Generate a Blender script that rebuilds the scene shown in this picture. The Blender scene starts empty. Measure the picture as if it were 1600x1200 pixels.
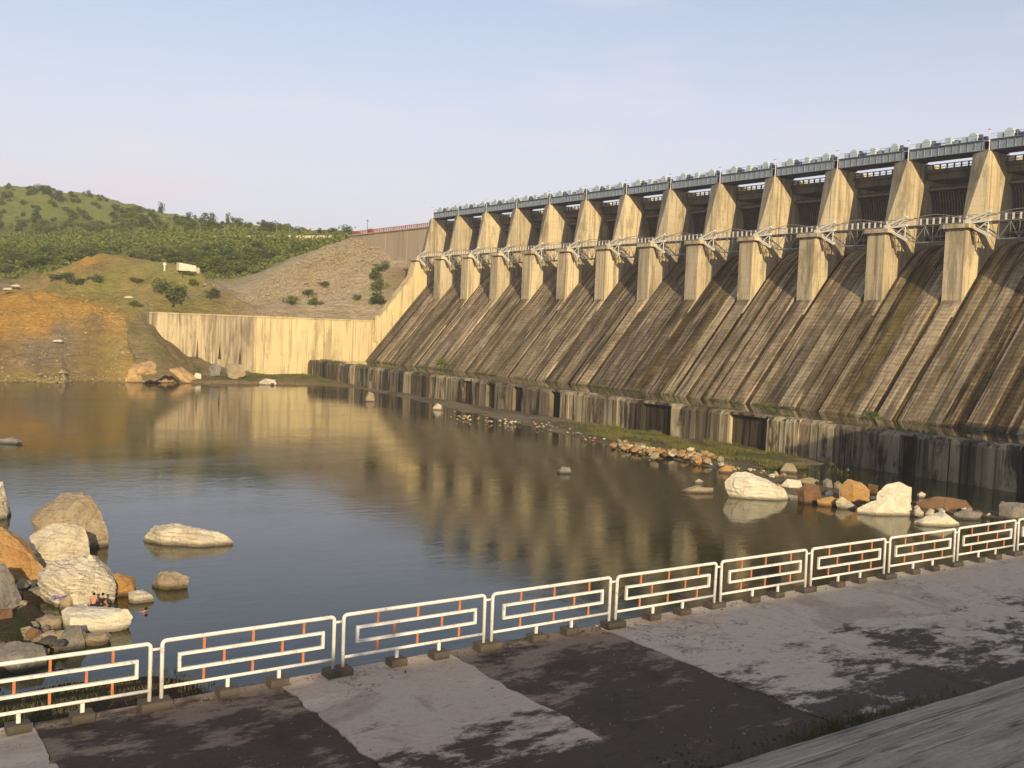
import bpy, bmesh, math, random
import numpy as np
from mathutils import Vector, Matrix, noise
from math import radians, sin, cos, pi

scene = bpy.context.scene
rng = random.Random(7)

# ------------------------------------------------------------------ camera
TH, PI_, RO, FPX = 0.60914, -0.05727, 0.03910, 1606.39
Fv = Vector((sin(TH)*cos(PI_), cos(TH)*cos(PI_), sin(PI_)))
Rv0 = Vector((cos(TH), -sin(TH), 0)); Uv0 = Rv0.cross(Fv)
Rv = Rv0*cos(RO) + Uv0*sin(RO); Uv = -Rv0*sin(RO) + Uv0*cos(RO)
cam_data = bpy.data.cameras.new('camera'); cam = bpy.data.objects.new('camera', cam_data)
scene.collection.objects.link(cam)
M = Matrix.Identity(4)
for i in range(3):
    M[i][0] = Rv[i]; M[i][1] = Uv[i]; M[i][2] = -Fv[i]
cam.matrix_world = M
cam_data.sensor_width = 36; cam_data.lens = FPX/1600*36
cam_data.clip_start = 0.1; cam_data.clip_end = 9000
scene.camera = cam

# ------------------------------------------------------------------ light
SUN = Vector((-0.36, -1.0, 0.315)).normalized()
SUN_EL = math.asin(SUN.z); SUN_AZ = math.atan2(SUN.x, SUN.y)
world = bpy.data.worlds.new('World'); scene.world = world; world.use_nodes = True
wn = world.node_tree; wn.nodes.clear()
w_out = wn.nodes.new('ShaderNodeOutputWorld'); w_bg = wn.nodes.new('ShaderNodeBackground')
sky = wn.nodes.new('ShaderNodeTexSky'); sky.sky_type = 'NISHITA'; sky.sun_disc = False
sky.sun_elevation = SUN_EL; sky.sun_rotation = SUN_AZ
sky.air_density = 1.0; sky.dust_density = 1.3; sky.ozone_density = 2.2; sky.altitude = 200
w_bg.inputs['Strength'].default_value = 0.145
# thin high haze and a few faint clouds, all the way round
geo = wn.nodes.new('ShaderNodeNewGeometry'); sep = wn.nodes.new('ShaderNodeSeparateXYZ')
wtc = wn.nodes.new('ShaderNodeTexCoord')
wn.links.new(wtc.outputs['Generated'], sep.inputs[0])
mr = wn.nodes.new('ShaderNodeMapRange'); mr.interpolation_type = 'SMOOTHERSTEP'
mr.inputs['From Min'].default_value = -0.02; mr.inputs['From Max'].default_value = 0.46
mr.inputs['To Min'].default_value = 0.88; mr.inputs['To Max'].default_value = 0.26
wn.links.new(sep.outputs['Z'], mr.inputs['Value'])
wmap = wn.nodes.new('ShaderNodeMapping'); wmap.inputs['Scale'].default_value = (2.2, 2.2, 11)
wnz = wn.nodes.new('ShaderNodeTexNoise'); wnz.inputs['Scale'].default_value = 2.0; wnz.inputs['Detail'].default_value = 7
wn.links.new(wtc.outputs['Generated'], wmap.inputs[0]); wn.links.new(wmap.outputs[0], wnz.inputs['Vector'])
wcr = wn.nodes.new('ShaderNodeMapRange'); wcr.inputs['From Min'].default_value = 0.53; wcr.inputs['From Max'].default_value = 0.78
wcr.inputs['To Min'].default_value = 0; wcr.inputs['To Max'].default_value = 0.28
wn.links.new(wnz.outputs['Fac'], wcr.inputs['Value'])
wadd = wn.nodes.new('ShaderNodeMath'); wadd.operation = 'ADD'; wadd.use_clamp = True
wn.links.new(mr.outputs[0], wadd.inputs[0]); wn.links.new(wcr.outputs[0], wadd.inputs[1])
wmix = wn.nodes.new('ShaderNodeMix'); wmix.data_type = 'RGBA'
wn.links.new(wadd.outputs[0], wmix.inputs['Factor'])
wn.links.new(sky.outputs[0], wmix.inputs['A']); wmix.inputs['B'].default_value = (5.45, 5.05, 5.4, 1)
wn.links.new(wmix.outputs['Result'], w_bg.inputs['Color'])
wn.links.new(w_bg.outputs[0], w_out.inputs[0])

sun_d = bpy.data.lights.new('sun', 'SUN'); sun_d.energy = 5.0; sun_d.angle = radians(0.55); sun_d.color = (1.0, 0.82, 0.53)
sun_o = bpy.data.objects.new('sun', sun_d); scene.collection.objects.link(sun_o)
sun_o.rotation_euler = SUN.to_track_quat('Z', 'Y').to_euler()
scene.view_settings.view_transform = 'Standard'; scene.view_settings.look = 'None'
scene.view_settings.exposure = 0.18; scene.view_settings.gamma = 1.0; scene.view_settings.use_curve_mapping = False

WATER = -21.5
DECK = -6.55
# a place in the world seen at (px,py) of the 1600x1200 photograph, k metres deep
def P(px, py, k):
    return (Fv + Rv*((px-800)/FPX) - Uv*((py-600)/FPX))*k
def PZ(px, py, z):
    r = Fv + Rv*((px-800)/FPX) - Uv*((py-600)/FPX)
    return r*(z/r.z)

# ------------------------------------------------------------------ object helpers
COL = scene.collection
def tag(o, label=None, cat=None, group=None, kind=None):
    if label: o['label'] = label
    if cat: o['category'] = cat
    if group: o['group'] = group
    if kind: o['kind'] = kind
    return o
def empty(name, loc=(0, 0, 0)):
    o = bpy.data.objects.new(name, None); o.location = loc; COL.objects.link(o); return o
class MB:
    def __init__(s): s.v = []; s.f = []; s.m = []
    def add(s, vs, fs, mi=0):
        n = len(s.v); s.v += [tuple(v) for v in vs]; s.f += [tuple(i+n for i in f) for f in fs]; s.m += [mi]*len(fs); return s
    def box(s, a, b, mi=0):
        (x0, y0, z0), (x1, y1, z1) = a, b
        s.add([(x0,y0,z0),(x1,y0,z0),(x1,y1,z0),(x0,y1,z0),(x0,y0,z1),(x1,y0,z1),(x1,y1,z1),(x0,y1,z1)],
              [(0,3,2,1),(4,5,6,7),(0,1,5,4),(1,2,6,5),(2,3,7,6),(3,0,4,7)], mi); return s
    def bar(s, p, q, w, h=None, mi=0):
        p = Vector(p); q = Vector(q); h = h or w; d = (q-p).normalized()
        u = d.cross(Vector((0,0,1)))
        u = Vector((1,0,0)) if u.length < 1e-3 else u.normalized()
        v = u.cross(d)
        vs = [c + u*(a*w/2) + v*(b*h/2) for c in (p, q) for a, b in ((-1,-1),(1,-1),(1,1),(-1,1))]
        s.add(vs, [(0,1,2,3),(7,6,5,4),(0,4,5,1),(1,5,6,2),(2,6,7,3),(3,7,4,0)], mi); return s
    def tube(s, pts, r, n=8, closed=False, caps=True, mi=0):
        pts = [Vector(p) for p in pts]; N = len(pts); rings = []
        rad = r if isinstance(r, (list, tuple)) else [r]*N
        for i, p in enumerate(pts):
            if closed: d = pts[(i+1) % N]-pts[i-1]
            else: d = pts[min(i+1, N-1)]-pts[max(i-1, 0)]
            d.normalize(); u = d.cross(Vector((0.013, 1, 0.007)))
            if u.length < .05: u = d.cross(Vector((1, 0, 0)))
            u.normalize(); v = u.cross(d)
            rings.append([p+(u*cos(2*pi*j/n)+v*sin(2*pi*j/n))*rad[i] for j in range(n)])
        vs = [v for r_ in rings for v in r_]; fs = []
        for i in range(N if closed else N-1):
            a = i*n; b = ((i+1) % N)*n
            for j in range(n): fs.append((a+j, b+j, b+(j+1) % n, a+(j+1) % n))
        if caps and not closed: fs += [tuple(range(n)), tuple((N-1)*n+j for j in reversed(range(n)))]
        s.add(vs, fs, mi); return s
    def prism(s, poly, y0, y1, axis='y', mi=0):
        n = len(poly)
        mk = {'y': lambda a, b, t: (a, t, b), 'x': lambda a, b, t: (t, a, b), 'z': lambda a, b, t: (a, b, t)}[axis]
        vs = [mk(a, b, y0) for a, b in poly]+[mk(a, b, y1) for a, b in poly]
        fs = [tuple(range(n)), tuple(reversed(range(n, 2*n)))]+[(i, (i+1) % n+0, (i+1) % n+n, i+n)[::-1] for i in range(n)]
        s.add(vs, fs, mi); return s
    def mesh(s, name, mats, smooth=False):
        me = bpy.data.meshes.new(name); me.from_pydata(s.v, [], s.f)
        for m in (mats if isinstance(mats, (list, tuple)) else [mats]): me.materials.append(m)
        if any(s.m): me.polygons.foreach_set('material_index', s.m)
        bm = bmesh.new(); bm.from_mesh(me); bmesh.ops.recalc_face_normals(bm, faces=bm.faces); bm.to_mesh(me); bm.free()
        if smooth: me.polygons.foreach_set('use_smooth', [True]*len(me.polygons))
        me.update(); return me
    def build(s, name, mats, parent=None, smooth=False, loc=None):
        return link(name, s.mesh(name, mats, smooth), parent, loc)
def link(name, me, parent=None, loc=None):
    o = bpy.data.objects.new(name, me); COL.objects.link(o)
    if parent: o.parent = parent
    if loc is not None: o.location = loc
    return o
def copy_tree(o, parent=None):
    c = o.copy(); COL.objects.link(c); c.parent = parent
    for ch in list(o.children): copy_tree(ch, c)
    return c
ORD = ['first','second','third','fourth','fifth','sixth','seventh','eighth','ninth','tenth','eleventh','twelfth','thirteenth','fourteenth']

# ------------------------------------------------------------------ materials
class NT:
    def __init__(s, name):
        s.mat = bpy.data.materials.new(name); s.mat.use_nodes = True; s.t = s.mat.node_tree; s.t.nodes.clear()
        s.out = s.n('ShaderNodeOutputMaterial'); s.b = s.n('ShaderNodeBsdfPrincipled'); s.l(s.b.outputs[0], s.out.inputs[0])
        s.pos = s.n('ShaderNodeNewGeometry').outputs['Position']
    def n(s, k, **kw):
        x = s.t.nodes.new(k)
        for a, b in kw.items(): setattr(x, a, b)
        return x
    def l(s, a, b): s.t.links.new(a, b)
    def setin(s, sock, v):
        if hasattr(v, 'is_output'): s.l(v, sock)
        elif isinstance(v, tuple) and len(v) == 3 and sock.type == 'RGBA': sock.default_value = (*v, 1)
        else: sock.default_value = v
    def noise(s, scale, det=4, vec=None, stretch=None, rough=.55, rot=None, dist=0):
        v = vec or s.pos
        if stretch or rot:
            m = s.n('ShaderNodeMapping')
            if stretch: m.inputs['Scale'].default_value = stretch
            if rot: m.inputs['Rotation'].default_value = rot
            s.l(v, m.inputs[0]); v = m.outputs[0]
        x = s.n('ShaderNodeTexNoise'); x.inputs['Scale'].default_value = scale; x.inputs['Detail'].default_value = det
        x.inputs['Roughness'].default_value = rough; x.inputs['Distortion'].default_value = dist
        s.l(v, x.inputs['Vector']); return x.outputs['Fac']
    def rng(s, v, a, b, c=0., d=1., smooth=False):
        x = s.n('ShaderNodeMapRange')
        if smooth: x.interpolation_type = 'SMOOTHSTEP'
        s.l(v, x.inputs['Value'])
        for k, q in zip(('From Min','From Max','To Min','To Max'), (a, b, c, d)): x.inputs[k].default_value = q
        return x.outputs[0]
    def mix(s, f, a, b, mode='MIX'):
        x = s.n('ShaderNodeMix', data_type='RGBA', blend_type=mode)
        s.setin(x.inputs['Factor'], f); s.setin(x.inputs['A'], a); s.setin(x.inputs['B'], b); return x.outputs['Result']
    def math(s, op, a, b=0.0):
        x = s.n('ShaderNodeMath', operation=op); s.setin(x.inputs[0], a); s.setin(x.inputs[1], b); return x.outputs[0]
    def bump(s, h, strength=.3, dist=.1):
        x = s.n('ShaderNodeBump'); x.inputs['Strength'].default_value = strength; x.inputs['Distance'].default_value = dist
        s.l(h, x.inputs['Height']); s.l(x.outputs[0], s.b.inputs['Normal'])
    def fin(s, col, rough=.9, spec=.3, metal=0):
        s.setin(s.b.inputs['Base Color'], col); s.setin(s.b.inputs['Roughness'], rough)
        s.setin(s.b.inputs['Specular IOR Level'], spec); s.b.inputs['Metallic'].default_value = metal
        return s.mat
    def objrand(s):
        return s.n('ShaderNodeObjectInfo').outputs['Random']

def concrete(name, base, dark, stain, amount=.5, streak=.05, courses=0.0, var=.1, weather=0.0):
    t = NT(name)
    big = t.noise(.09, 5); st = t.noise(.55, 6, stretch=(1, 1, streak), rough=.65); st2 = t.noise(2.2, 4, stretch=(1, 1, streak), rough=.6)
    fine = t.noise(3.0, 6, rough=.7)
    c = t.mix(t.rng(fine, .3, .7), base, tuple(x*.80 for x in base))
    c = t.mix(t.math('MULTIPLY', t.rng(big, .38, .66), .5*amount+.2), c, dark)
    c = t.mix(t.math('MULTIPLY', t.rng(st, .50, .66), amount), c, stain)
    c = t.mix(t.math('MULTIPLY', t.rng(st2, .56, .70), amount*.6), c, tuple(x*.6 for x in stain))
    if courses:
        w = t.n('ShaderNodeTexWave', wave_type='BANDS', bands_direction='Z'); w.inputs['Scale'].default_value = courses
        w.inputs['Distortion'].default_value = .25; w.inputs['Detail'].default_value = 2
        t.l(t.pos, w.inputs[0]); c = t.mix(t.rng(w.outputs['Fac'], .0, .12, .35, 0.), c, dark)
    if weather:
        wv = t.noise(.32, 7, stretch=(1, 1, .22), rough=.72, dist=.4); c = t.mix(t.rng(wv, .50, .60, 0, weather), c, tuple(x*.72 for x in stain))
        run = t.noise(1.0, 5, stretch=(1.3, 1.3, .025), rough=.6); c = t.mix(t.rng(run, .56, .63, 0, weather), c, tuple(x*.55 for x in stain))
        lt = t.noise(1.6, 5, stretch=(1.2, 1.2, .03)); c = t.mix(t.rng(lt, .60, .68, 0, weather*.6), c, tuple(min(.85, x*1.25) for x in base))
    r = t.objrand(); c = t.mix(1.0, c, t.mix(r, (1-var*1.3,)*3, (1+var, 1+var*.9, 1+var*.6)), 'MULTIPLY')
    t.bump(fine, .35, .12)
    return t.fin(c)

M_pier = concrete('pier concrete', (.66, .545, .345), (.45, .355, .215), (.22, .165, .10), .55, .05, .16, .12, .55)
M_wall = concrete('training wall concrete', (.70, .56, .30), (.52, .40, .22), (.26, .195, .11), .55, .04, 0, .08, .45)
M_wallst = concrete('stained training wall concrete', (.56, .45, .28), (.36, .28, .175), (.16, .12, .08), .9, .04, 0, .1, .6)
M_nonov = concrete('upper wall concrete', (.50, .40, .27), (.37, .29, .19), (.22, .17, .11), .35, .04)
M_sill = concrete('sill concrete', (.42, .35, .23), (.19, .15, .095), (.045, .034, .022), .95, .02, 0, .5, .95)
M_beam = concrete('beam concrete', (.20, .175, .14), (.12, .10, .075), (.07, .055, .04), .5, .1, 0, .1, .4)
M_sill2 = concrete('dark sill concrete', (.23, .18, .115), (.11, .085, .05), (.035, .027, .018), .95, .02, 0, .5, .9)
M_pocket = concrete('dark pocket concrete', (.11, .075, .04), (.06, .04, .022), (.02, .014, .009), .9, .02, 0, .2, .9)  # darkest brown tones, for the recessed sill blocks
M_footing = concrete('footing concrete', (.11, .09, .07), (.065, .052, .04), (.04, .032, .024), .6, 1)

# sloping masonry face of the spillway: streaks that run down the slope, stone courses, algae
def face_mat(name, base, dark, algae, a_amt, seed):
    t = NT(name)
    m = t.n('ShaderNodeMapping'); m.inputs['Location'].default_value = (seed*7.3, seed*3.1, 0); t.l(t.pos, m.inputs[0]); v = m.outputs[0]
    streak = t.noise(.55, 6, vec=v, stretch=(.06, 1, .045), rough=.7); streak2 = t.noise(1.9, 4, vec=v, stretch=(.05, 1, .035), rough=.6)
    patch = t.noise(.14, 6, vec=v, rough=.68); block = t.noise(.55, 5, vec=v, stretch=(.5, .45, 3.2), rough=.75)
    c = t.mix(t.rng(block, .36, .64), base, dark)
    c = t.mix(t.math('MULTIPLY', t.rng(patch, .46, .60), .75), c, tuple(x*.50 for x in dark))
    c = t.mix(t.math('MULTIPLY', t.rng(streak, .50, .58), .92), c, tuple(x*.30 for x in dark))
    fines = t.noise(1.5, 5, vec=v, stretch=(.03, 1, .022), rough=.7)
    c = t.mix(t.math('MULTIPLY', t.rng(fines, .53, .60), .8), c, tuple(x*.35 for x in dark))
    c = t.mix(t.math('MULTIPLY', t.rng(streak2, .56, .64), .75), c, tuple(min(1, x*1.22) for x in base))
    c = t.mix(t.math('MULTIPLY', t.rng(t.noise(.3, 4, vec=v, stretch=(.08, 1, .05)), .5, .62), a_amt), c, algae)
    lime = t.noise(1.1, 5, vec=v, stretch=(.35, .35, 4.5), rough=.8)
    c = t.mix(t.math('MULTIPLY', t.rng(lime, .62, .70), .4), c, (.42, .35, .25))
    w = t.n('ShaderNodeTexWave', wave_type='BANDS', bands_direction='Z'); w.inputs['Scale'].default_value = .40
    w.inputs['Distortion'].default_value = 1.6; w.inputs['Detail'].default_value = 4; t.l(v, w.inputs[0])
    brk = t.rng(t.noise(.35, 4, vec=v, stretch=(1, 1, 1)), .46, .66, .0, .26)
    c = t.mix(t.math('MULTIPLY', t.rng(w.outputs['Fac'], .0, .2, 1, 0.), brk), c, tuple(x*.5 for x in dark))
    c = t.mix(1.0, c, t.mix(t.objrand(), (.55, .53, .50), (1.35, 1.30, 1.18)), 'MULTIPLY')
    h = t.math('ADD', t.rng(w.outputs['Fac'], 0, .25), block)
    t.bump(h, .7, .22)
    return t.fin(c, .92, .2)
M_face = [face_mat('spillway masonry %d' % i, (.40, .32, .22), (.22, .165, .105), (.19, .15, .035), .25, i) for i in range(3)]
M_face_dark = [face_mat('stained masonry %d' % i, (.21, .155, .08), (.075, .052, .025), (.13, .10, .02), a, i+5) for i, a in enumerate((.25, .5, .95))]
M_face_light = face_mat('pale masonry', (.46, .375, .26), (.29, .225, .145), (.16, .13, .05), .1, 9)

def plain(name, col, rough=.6, spec=.4, var=.25, scale=3.0, metal=0, rust=None, ramt=.4):
    t = NT(name); f = t.noise(scale, 5, rough=.65)
    c = t.mix(t.rng(f, .3, .7), col, tuple(x*(1-var) for x in col))
    if rust: c = t.mix(t.math('MULTIPLY', t.rng(t.noise(scale*2.3, 5, rough=.7), .55, .66), ramt), c, rust)
    t.bump(f, .15, .02)
    return t.fin(c, rough, spec, metal)
M_white = plain('white rail paint', (.80, .76, .68), .45, .4, .14, 5, rust=(.33, .17, .08), ramt=.55)
M_orange = plain('orange rail paint', (.62, .22, .09), .55, .4, .3, 9)
M_girder = plain('blue grey girder paint', (.29, .33, .37), .55, .4, .3, .8)
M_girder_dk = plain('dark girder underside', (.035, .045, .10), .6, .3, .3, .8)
M_machine = plain('pale hoist paint', (.52, .60, .60), .5, .4, .2, 2)
M_motor = plain('navy motor paint', (.03, .05, .14), .5, .4, .3, 2)
M_steel = plain('steel and shaded truss', (.30, .275, .24), .6, .4, .3, 1.2)  # truss and handrail darkened for shade; other steel parts share it
M_steel_dk = plain('dark steel', (.10, .085, .07), .7, .3, .3, 1.2)
M_pale_sunlit = plain('pale paint and sunlit steel', (.80, .74, .62), .5, .4, .12, 1)  # pale paint; on the brackets it stands for sunlit truss steel
M_gate = plain('rusty gate steel', (.22, .18, .135), .75, .3, .45, .5, rust=(.09, .06, .04), ramt=.6)
M_red = plain('red railing paint', (.42, .10, .06), .6, .3, .3, 2)
M_skin = plain('skin', (.50, .22, .12), .6, .3, .1)
M_darkcloth = plain('dark cloth', (.03, .025, .03), .9, .1, .2)
M_hair = plain('hair', (.012, .01, .01), .7, .2, .1)
M_whitecloth = plain('white cloth', (.75, .72, .68), .9, .1, .1)
M_lav = plain('lavender cloth', (.50, .42, .80), .9, .1, .15)

def rock_mat(name, a, b, c3, band=.0, bs=.9):
    t = NT(name); big = t.noise(.7, 5, rough=.6); fine = t.noise(4.5, 7, rough=.75)
    c = t.mix(t.rng(big, .36, .64), a, b); c = t.mix(t.rng(t.noise(1.7, 6, rough=.8), .56, .64, 0, .6), c, tuple(x*.6 for x in c3)); c = t.mix(t.rng(t.noise(.9, 5), .58, .68, 0, .5), c, (a[0]*.95, a[1]*.72, a[2]*.42)); c = t.mix(t.rng(fine, .42, .75, 0, .6), c, c3)
    h = fine
    if band:
        w = t.n('ShaderNodeTexWave', wave_type='BANDS', bands_direction='DIAGONAL'); w.inputs['Scale'].default_value = bs
        w.inputs['Distortion'].default_value = 13; w.inputs['Detail'].default_value = 5; w.inputs['Detail Scale'].default_value = 1.1
        mm = t.n('ShaderNodeMapping'); mm.inputs['Scale'].default_value = (.35, .35, 1.5); t.l(t.pos, mm.inputs[0]); t.l(mm.outputs[0], w.inputs[0])
        gate = t.rng(t.noise(.8, 3), .40, .60, .15, 1.)
        c = t.mix(t.math('MULTIPLY', t.rng(w.outputs['Fac'], .0, .22, band, 0.), gate), c, tuple(x*.5 for x in c3)); h = t.math('ADD', t.math('MULTIPLY', t.rng(w.outputs['Fac'], 0, .3), gate), fine)
    # dark wet line just over the water
    s = t.n('ShaderNodeSeparateXYZ'); t.l(t.pos, s.inputs[0])
    wet = t.rng(t.math('ADD', s.outputs['Z'], t.math('MULTIPLY', fine, .25)), WATER+.25, WATER+.55, .85, 0.)
    c = t.mix(wet, c, tuple(x*.3 for x in c3))
    t.bump(t.math('ADD', h, t.noise(13, 6, rough=.8)), .6, .09); return t.fin(c, .9, .2)
R_cream = rock_mat('cream rock', (.68, .59, .42), (.50, .42, .29), (.34, .27, .19), .4)
R_crack = rock_mat('cracked cream rock', (.70, .61, .44), (.56, .48, .34), (.40, .33, .23), .95, 1.5)
R_white = rock_mat('white rock', (.74, .68, .52), (.62, .55, .40), (.46, .38, .27), .12, .6)
R_grey = rock_mat('grey rock', (.27, .245, .20), (.19, .165, .135), (.13, .11, .09))
R_tan = rock_mat('tan rock', (.40, .315, .20), (.31, .24, .15), (.20, .15, .095), .3)
R_orange = rock_mat('orange rock', (.46, .24, .07), (.40, .27, .13), (.22, .12, .05))
R_brown = rock_mat('brown rock', (.22, .12, .06), (.15, .09, .05), (.09, .055, .03))
R_dark = rock_mat('dark rock', (.11, .10, .085), (.075, .068, .06), (.045, .04, .035))
R_ochre = rock_mat('ochre earth rock', (.58, .37, .15), (.42, .29, .15), (.30, .20, .11))
ROCKS = dict(ochre=R_ochre, cream=R_cream, crack=R_crack, white=R_white, grey=R_grey, tan=R_tan, orange=R_orange, brown=R_brown, dark=R_dark)

def leaf_mat(name, a, b):
    t = NT(name); f = t.noise(.9, 3); c = t.mix(t.rng(f, .3, .7), a, b)
    c = t.mix(1., c, t.mix(t.objrand(), (.72, .78, .72), (1.25, 1.18, 1.1)), 'MULTIPLY')
    t.l(c, t.b.inputs['Base Color']); t.b.inputs['Roughness'].default_value = .7; t.b.inputs['Specular IOR Level'].default_value = .2
    tr = t.n('ShaderNodeBsdfTranslucent'); t.l(c, tr.inputs[0]); mx = t.n('ShaderNodeMixShader'); mx.inputs[0].default_value = .22
    t.l(t.b.outputs[0], mx.inputs[1]); t.l(tr.outputs[0], mx.inputs[2]); t.l(mx.outputs[0], t.out.inputs[0]); return t.mat
L_mid = leaf_mat('mid green leaves', (.185, .205, .045), (.115, .14, .033))
L_dark = leaf_mat('dark green leaves', (.12, .15, .045), (.08, .11, .035))
L_dry = leaf_mat('olive leaves', (.15, .145, .05), (.10, .105, .038))
L_grass = leaf_mat('grass blades', (.19, .185, .05), (.145, .14, .045))
L_weed = leaf_mat('weed blades', (.10, .105, .035), (.13, .105, .05))
M_bark = plain('bark', (.09, .065, .045), .9, .1, .3)

# ------------------------------------------------------------------ terrain
shore_k = lambda px, py: WATER/(Fv + Rv*((px-800)/FPX) - Uv*((py-600)/FPX)).z
O = (.78, .44, .11); TAN = (.60, .44, .18); GRY = (.38, .30, .205); BRN = (.42, .29, .13); OLV = (.44, .38, .12)
GRN = (.23, .235, .065); GR2 = (.33, .345, .09); GRV = (.66, .52, .37); DKG = (.09, .115, .035)
ctl = []
def c(px, py, k, col): q = P(px, py, k); ctl.append((q.x, q.y, q.z, *col))
for px, py in ((-250,592),(-100,596),(0,597),(80,598),(150,597),(230,598),(300,598),(345,596)):
    k = shore_k(px, py); c(px, py, k, TAN); q = P(px, py, k*.91); ctl.append((q.x, q.y, -27.5, *BRN))
for a in [(-200,540,298,BRN),(-80,545,298,BRN),(0,548,300,BRN),(60,540,304,GRY),(100,525,310,GRY),(140,560,312,BRN),(200,545,314,TAN),(250,565,316,TAN),(300,572,322,BRN),(220,575,312,O),(290,584,318,O),
    (150,500,316,BRN),(60,505,312,O),(0,500,310,O),(-120,495,312,O),(200,510,320,O),(-220,462,328,O),(-100,455,326,O),(0,468,322,O),(30,455,327,O),(75,460,326,O),(60,480,318,O),(130,470,325,O),(170,490,321,O),(200,500,320,TAN),(240,540,324,OLV),(230,510,325,OLV),
    (-150,442,350,GRY),(0,442,350,GRY),(50,443,350,TAN),(100,440,350,OLV),(160,450,346,OLV),(180,465,335,OLV),(205,450,350,TAN),(215,480,332,OLV),
    (30,432,362,OLV),(85,424,360,TAN),(110,410,360,TAN),(130,402,360,O),(150,412,358,BRN),(172,428,352,OLV),(130,432,350,OLV),
    (285,412,356,OLV),(260,418,355,OLV),(240,428,352,OLV),(310,425,356,OLV),(335,442,355,OLV),(352,456,356,TAN),(290,450,342,OLV),(262,472,337,OLV),(300,474,342,OLV),(220,448,346,TAN),(320,464,345,OLV),
    (563,369,434,GRV),(545,374,427,GRV),(520,386,420,GRV),(490,398,410,GRV),(450,418,398,GRV),(405,445,384,GRV),(390,455,376,GRV),(350,462,368,GRY),(300,480,350,GRY),(340,478,356,GRY),(600,480,379,GRV),(550,485,376,GRV),(500,487,371,GRV),(400,487,350,GRY),(450,486,360,GRV),
    (450,445,384,GRV),(520,440,392,GRV),(560,430,396,GRV),(500,460,382,GRV),(560,400,412,GRV),(590,412,404,GRV),(530,400,412,TAN),(470,430,392,TAN),
    (100,425,400,GRN),(0,432,395,DKG),(-200,435,395,DKG),(200,432,400,GRN),(330,440,410,GRN),(400,425,430,GRN),(470,402,450,GRN),(520,385,462,GRN),
    (-200,395,450,DKG),(0,400,440,DKG),(100,398,450,DKG),(200,400,450,GRN),(300,400,450,GRN),(400,395,462,GRN),(50,375,520,DKG),
    (-300,372,560,GRN),(-100,373,555,GRN),(110,373,546,GRN),(250,373,520,GRN),(400,372.5,495,GRN),(520,371.5,482,GRN),(600,369,482,GRN),(700,372,470,GRN),
    (-300,284,820,GRN),(-100,289,790,GRN),(0,293,760,GR2),(60,297,745,GR2),(130,304,735,GR2),(180,318,715,GR2),(250,335,690,GR2),(300,345,665,GR2),(400,355,625,GR2),(450,361,605,GRN),(540,367,565,GRN),(640,371,540,GRN),
    (0,338,610,GR2),(-200,335,620,GRN),(150,340,620,GR2),(300,359,570,GR2),(60,318,670,GR2),(100,358,575,GRN),(0,362,570,GRN),(220,352,585,GR2),(420,366,530,GR2)]:
    c(*a)
for px, k in ((-300,1000),(0,960),(130,930),(250,880),(400,820),(540,780)):
    q = P(px, 380, k); ctl.append((q.x, q.y, q.z-5, *GRN))
for x, y, z, col in ((93,340,-1.4,GRY),(110,341,-1.3,GRY),(130,341,-1.3,GRV),(150,341,-1.3,GRV),(170,341,-1.2,GRV),(180,342,6,GRV),(190,343,15,BRN),(196,345,19.5,BRN),(197,360,24,GRV),(197,395,34,GRV),
      (215,350,20,GRV),(230,400,34,GRV),(88,331,-12,OLV),(92,326,-17,BRN),(90,318,-21,BRN),(240,480,36,GRN)):
    ctl.append((x, y, z, *col))
ctl = np.array(ctl)
S = 100.0
Cx = ctl[:, :2]/S
def tps_k(r2): return np.where(r2 > 1e-12, .5*r2*np.log(np.maximum(r2, 1e-12)), 0)
n = len(ctl); K = tps_k(((Cx[:, None]-Cx[None])**2).sum(-1)) + np.eye(n)*2e-4
Q = np.hstack([np.ones((n, 1)), Cx]); A = np.block([[K, Q], [Q.T, np.zeros((3, 3))]])
coef = np.linalg.solve(A, np.concatenate([ctl[:, 2], np.zeros(3)]))
def terr_np(X, Y):
    pts = np.stack([X.ravel(), Y.ravel()], -1)/S; out = np.empty(len(pts)); col = np.empty((len(pts), 3))
    for i in range(0, len(pts), 8000):
        r2 = ((pts[i:i+8000, None]-Cx[None])**2).sum(-1)
        out[i:i+8000] = tps_k(r2)@coef[:n] + coef[n] + pts[i:i+8000]@coef[n+1:]
        w = 1/(r2+1e-4)**1.6; col[i:i+8000] = (w@ctl[:, 3:])/w.sum(1)[:, None]
    return out, col
def terr_noise(x, y):
    far = min(1, max(0, (y-420)/150))
    a = noise.fractal(Vector((x*.07, y*.07, 3.1)), .9, 2.1, 5)*(1.7+far*.9)
    near = (1-far)*min(1, max(0, (y-268)/20))
    r = abs(noise.noise(Vector((x*.11, y*.04, 9.0)))); r2 = abs(noise.noise(Vector((x*.33, y*.2, 4.0))))
    m = 1.0 if x < 88 else .5
    r2 += .8*abs(noise.noise(Vector((x*.75, y*.5, 1.0)))) + .5*abs(noise.noise(Vector((x*1.6, y*1.1, 5.0))))
    return a - (r*3.2+r2*1.5)*near*m + near*m*.8*noise.noise(Vector((x*.55, y*.5, 2)))
def ground(x, y):
    z, _ = terr_np(np.array([x]), np.array([y])); return float(z[0])+terr_noise(x, y)*tn_mask(x, y)
def tn_mask(x, y):
    m = 1.0
    if 85 < x < 200 and 336 < y < 352: m = .25
    return m
xs = np.concatenate([np.arange(-420, -40, 6), np.arange(-40, 100, 1.0), np.arange(100, 262, 2.0)])
ys = np.concatenate([np.arange(262, 296, 2.5), np.arange(296, 334, .8), np.array([334.4, 335.2, 339.6]), np.arange(341, 372, 1.1), np.arange(372, 450, 2.2), np.arange(450, 1060, 5.0)])
GX, GY = np.meshgrid(xs, ys); gz, gc = terr_np(GX, GY)
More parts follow.
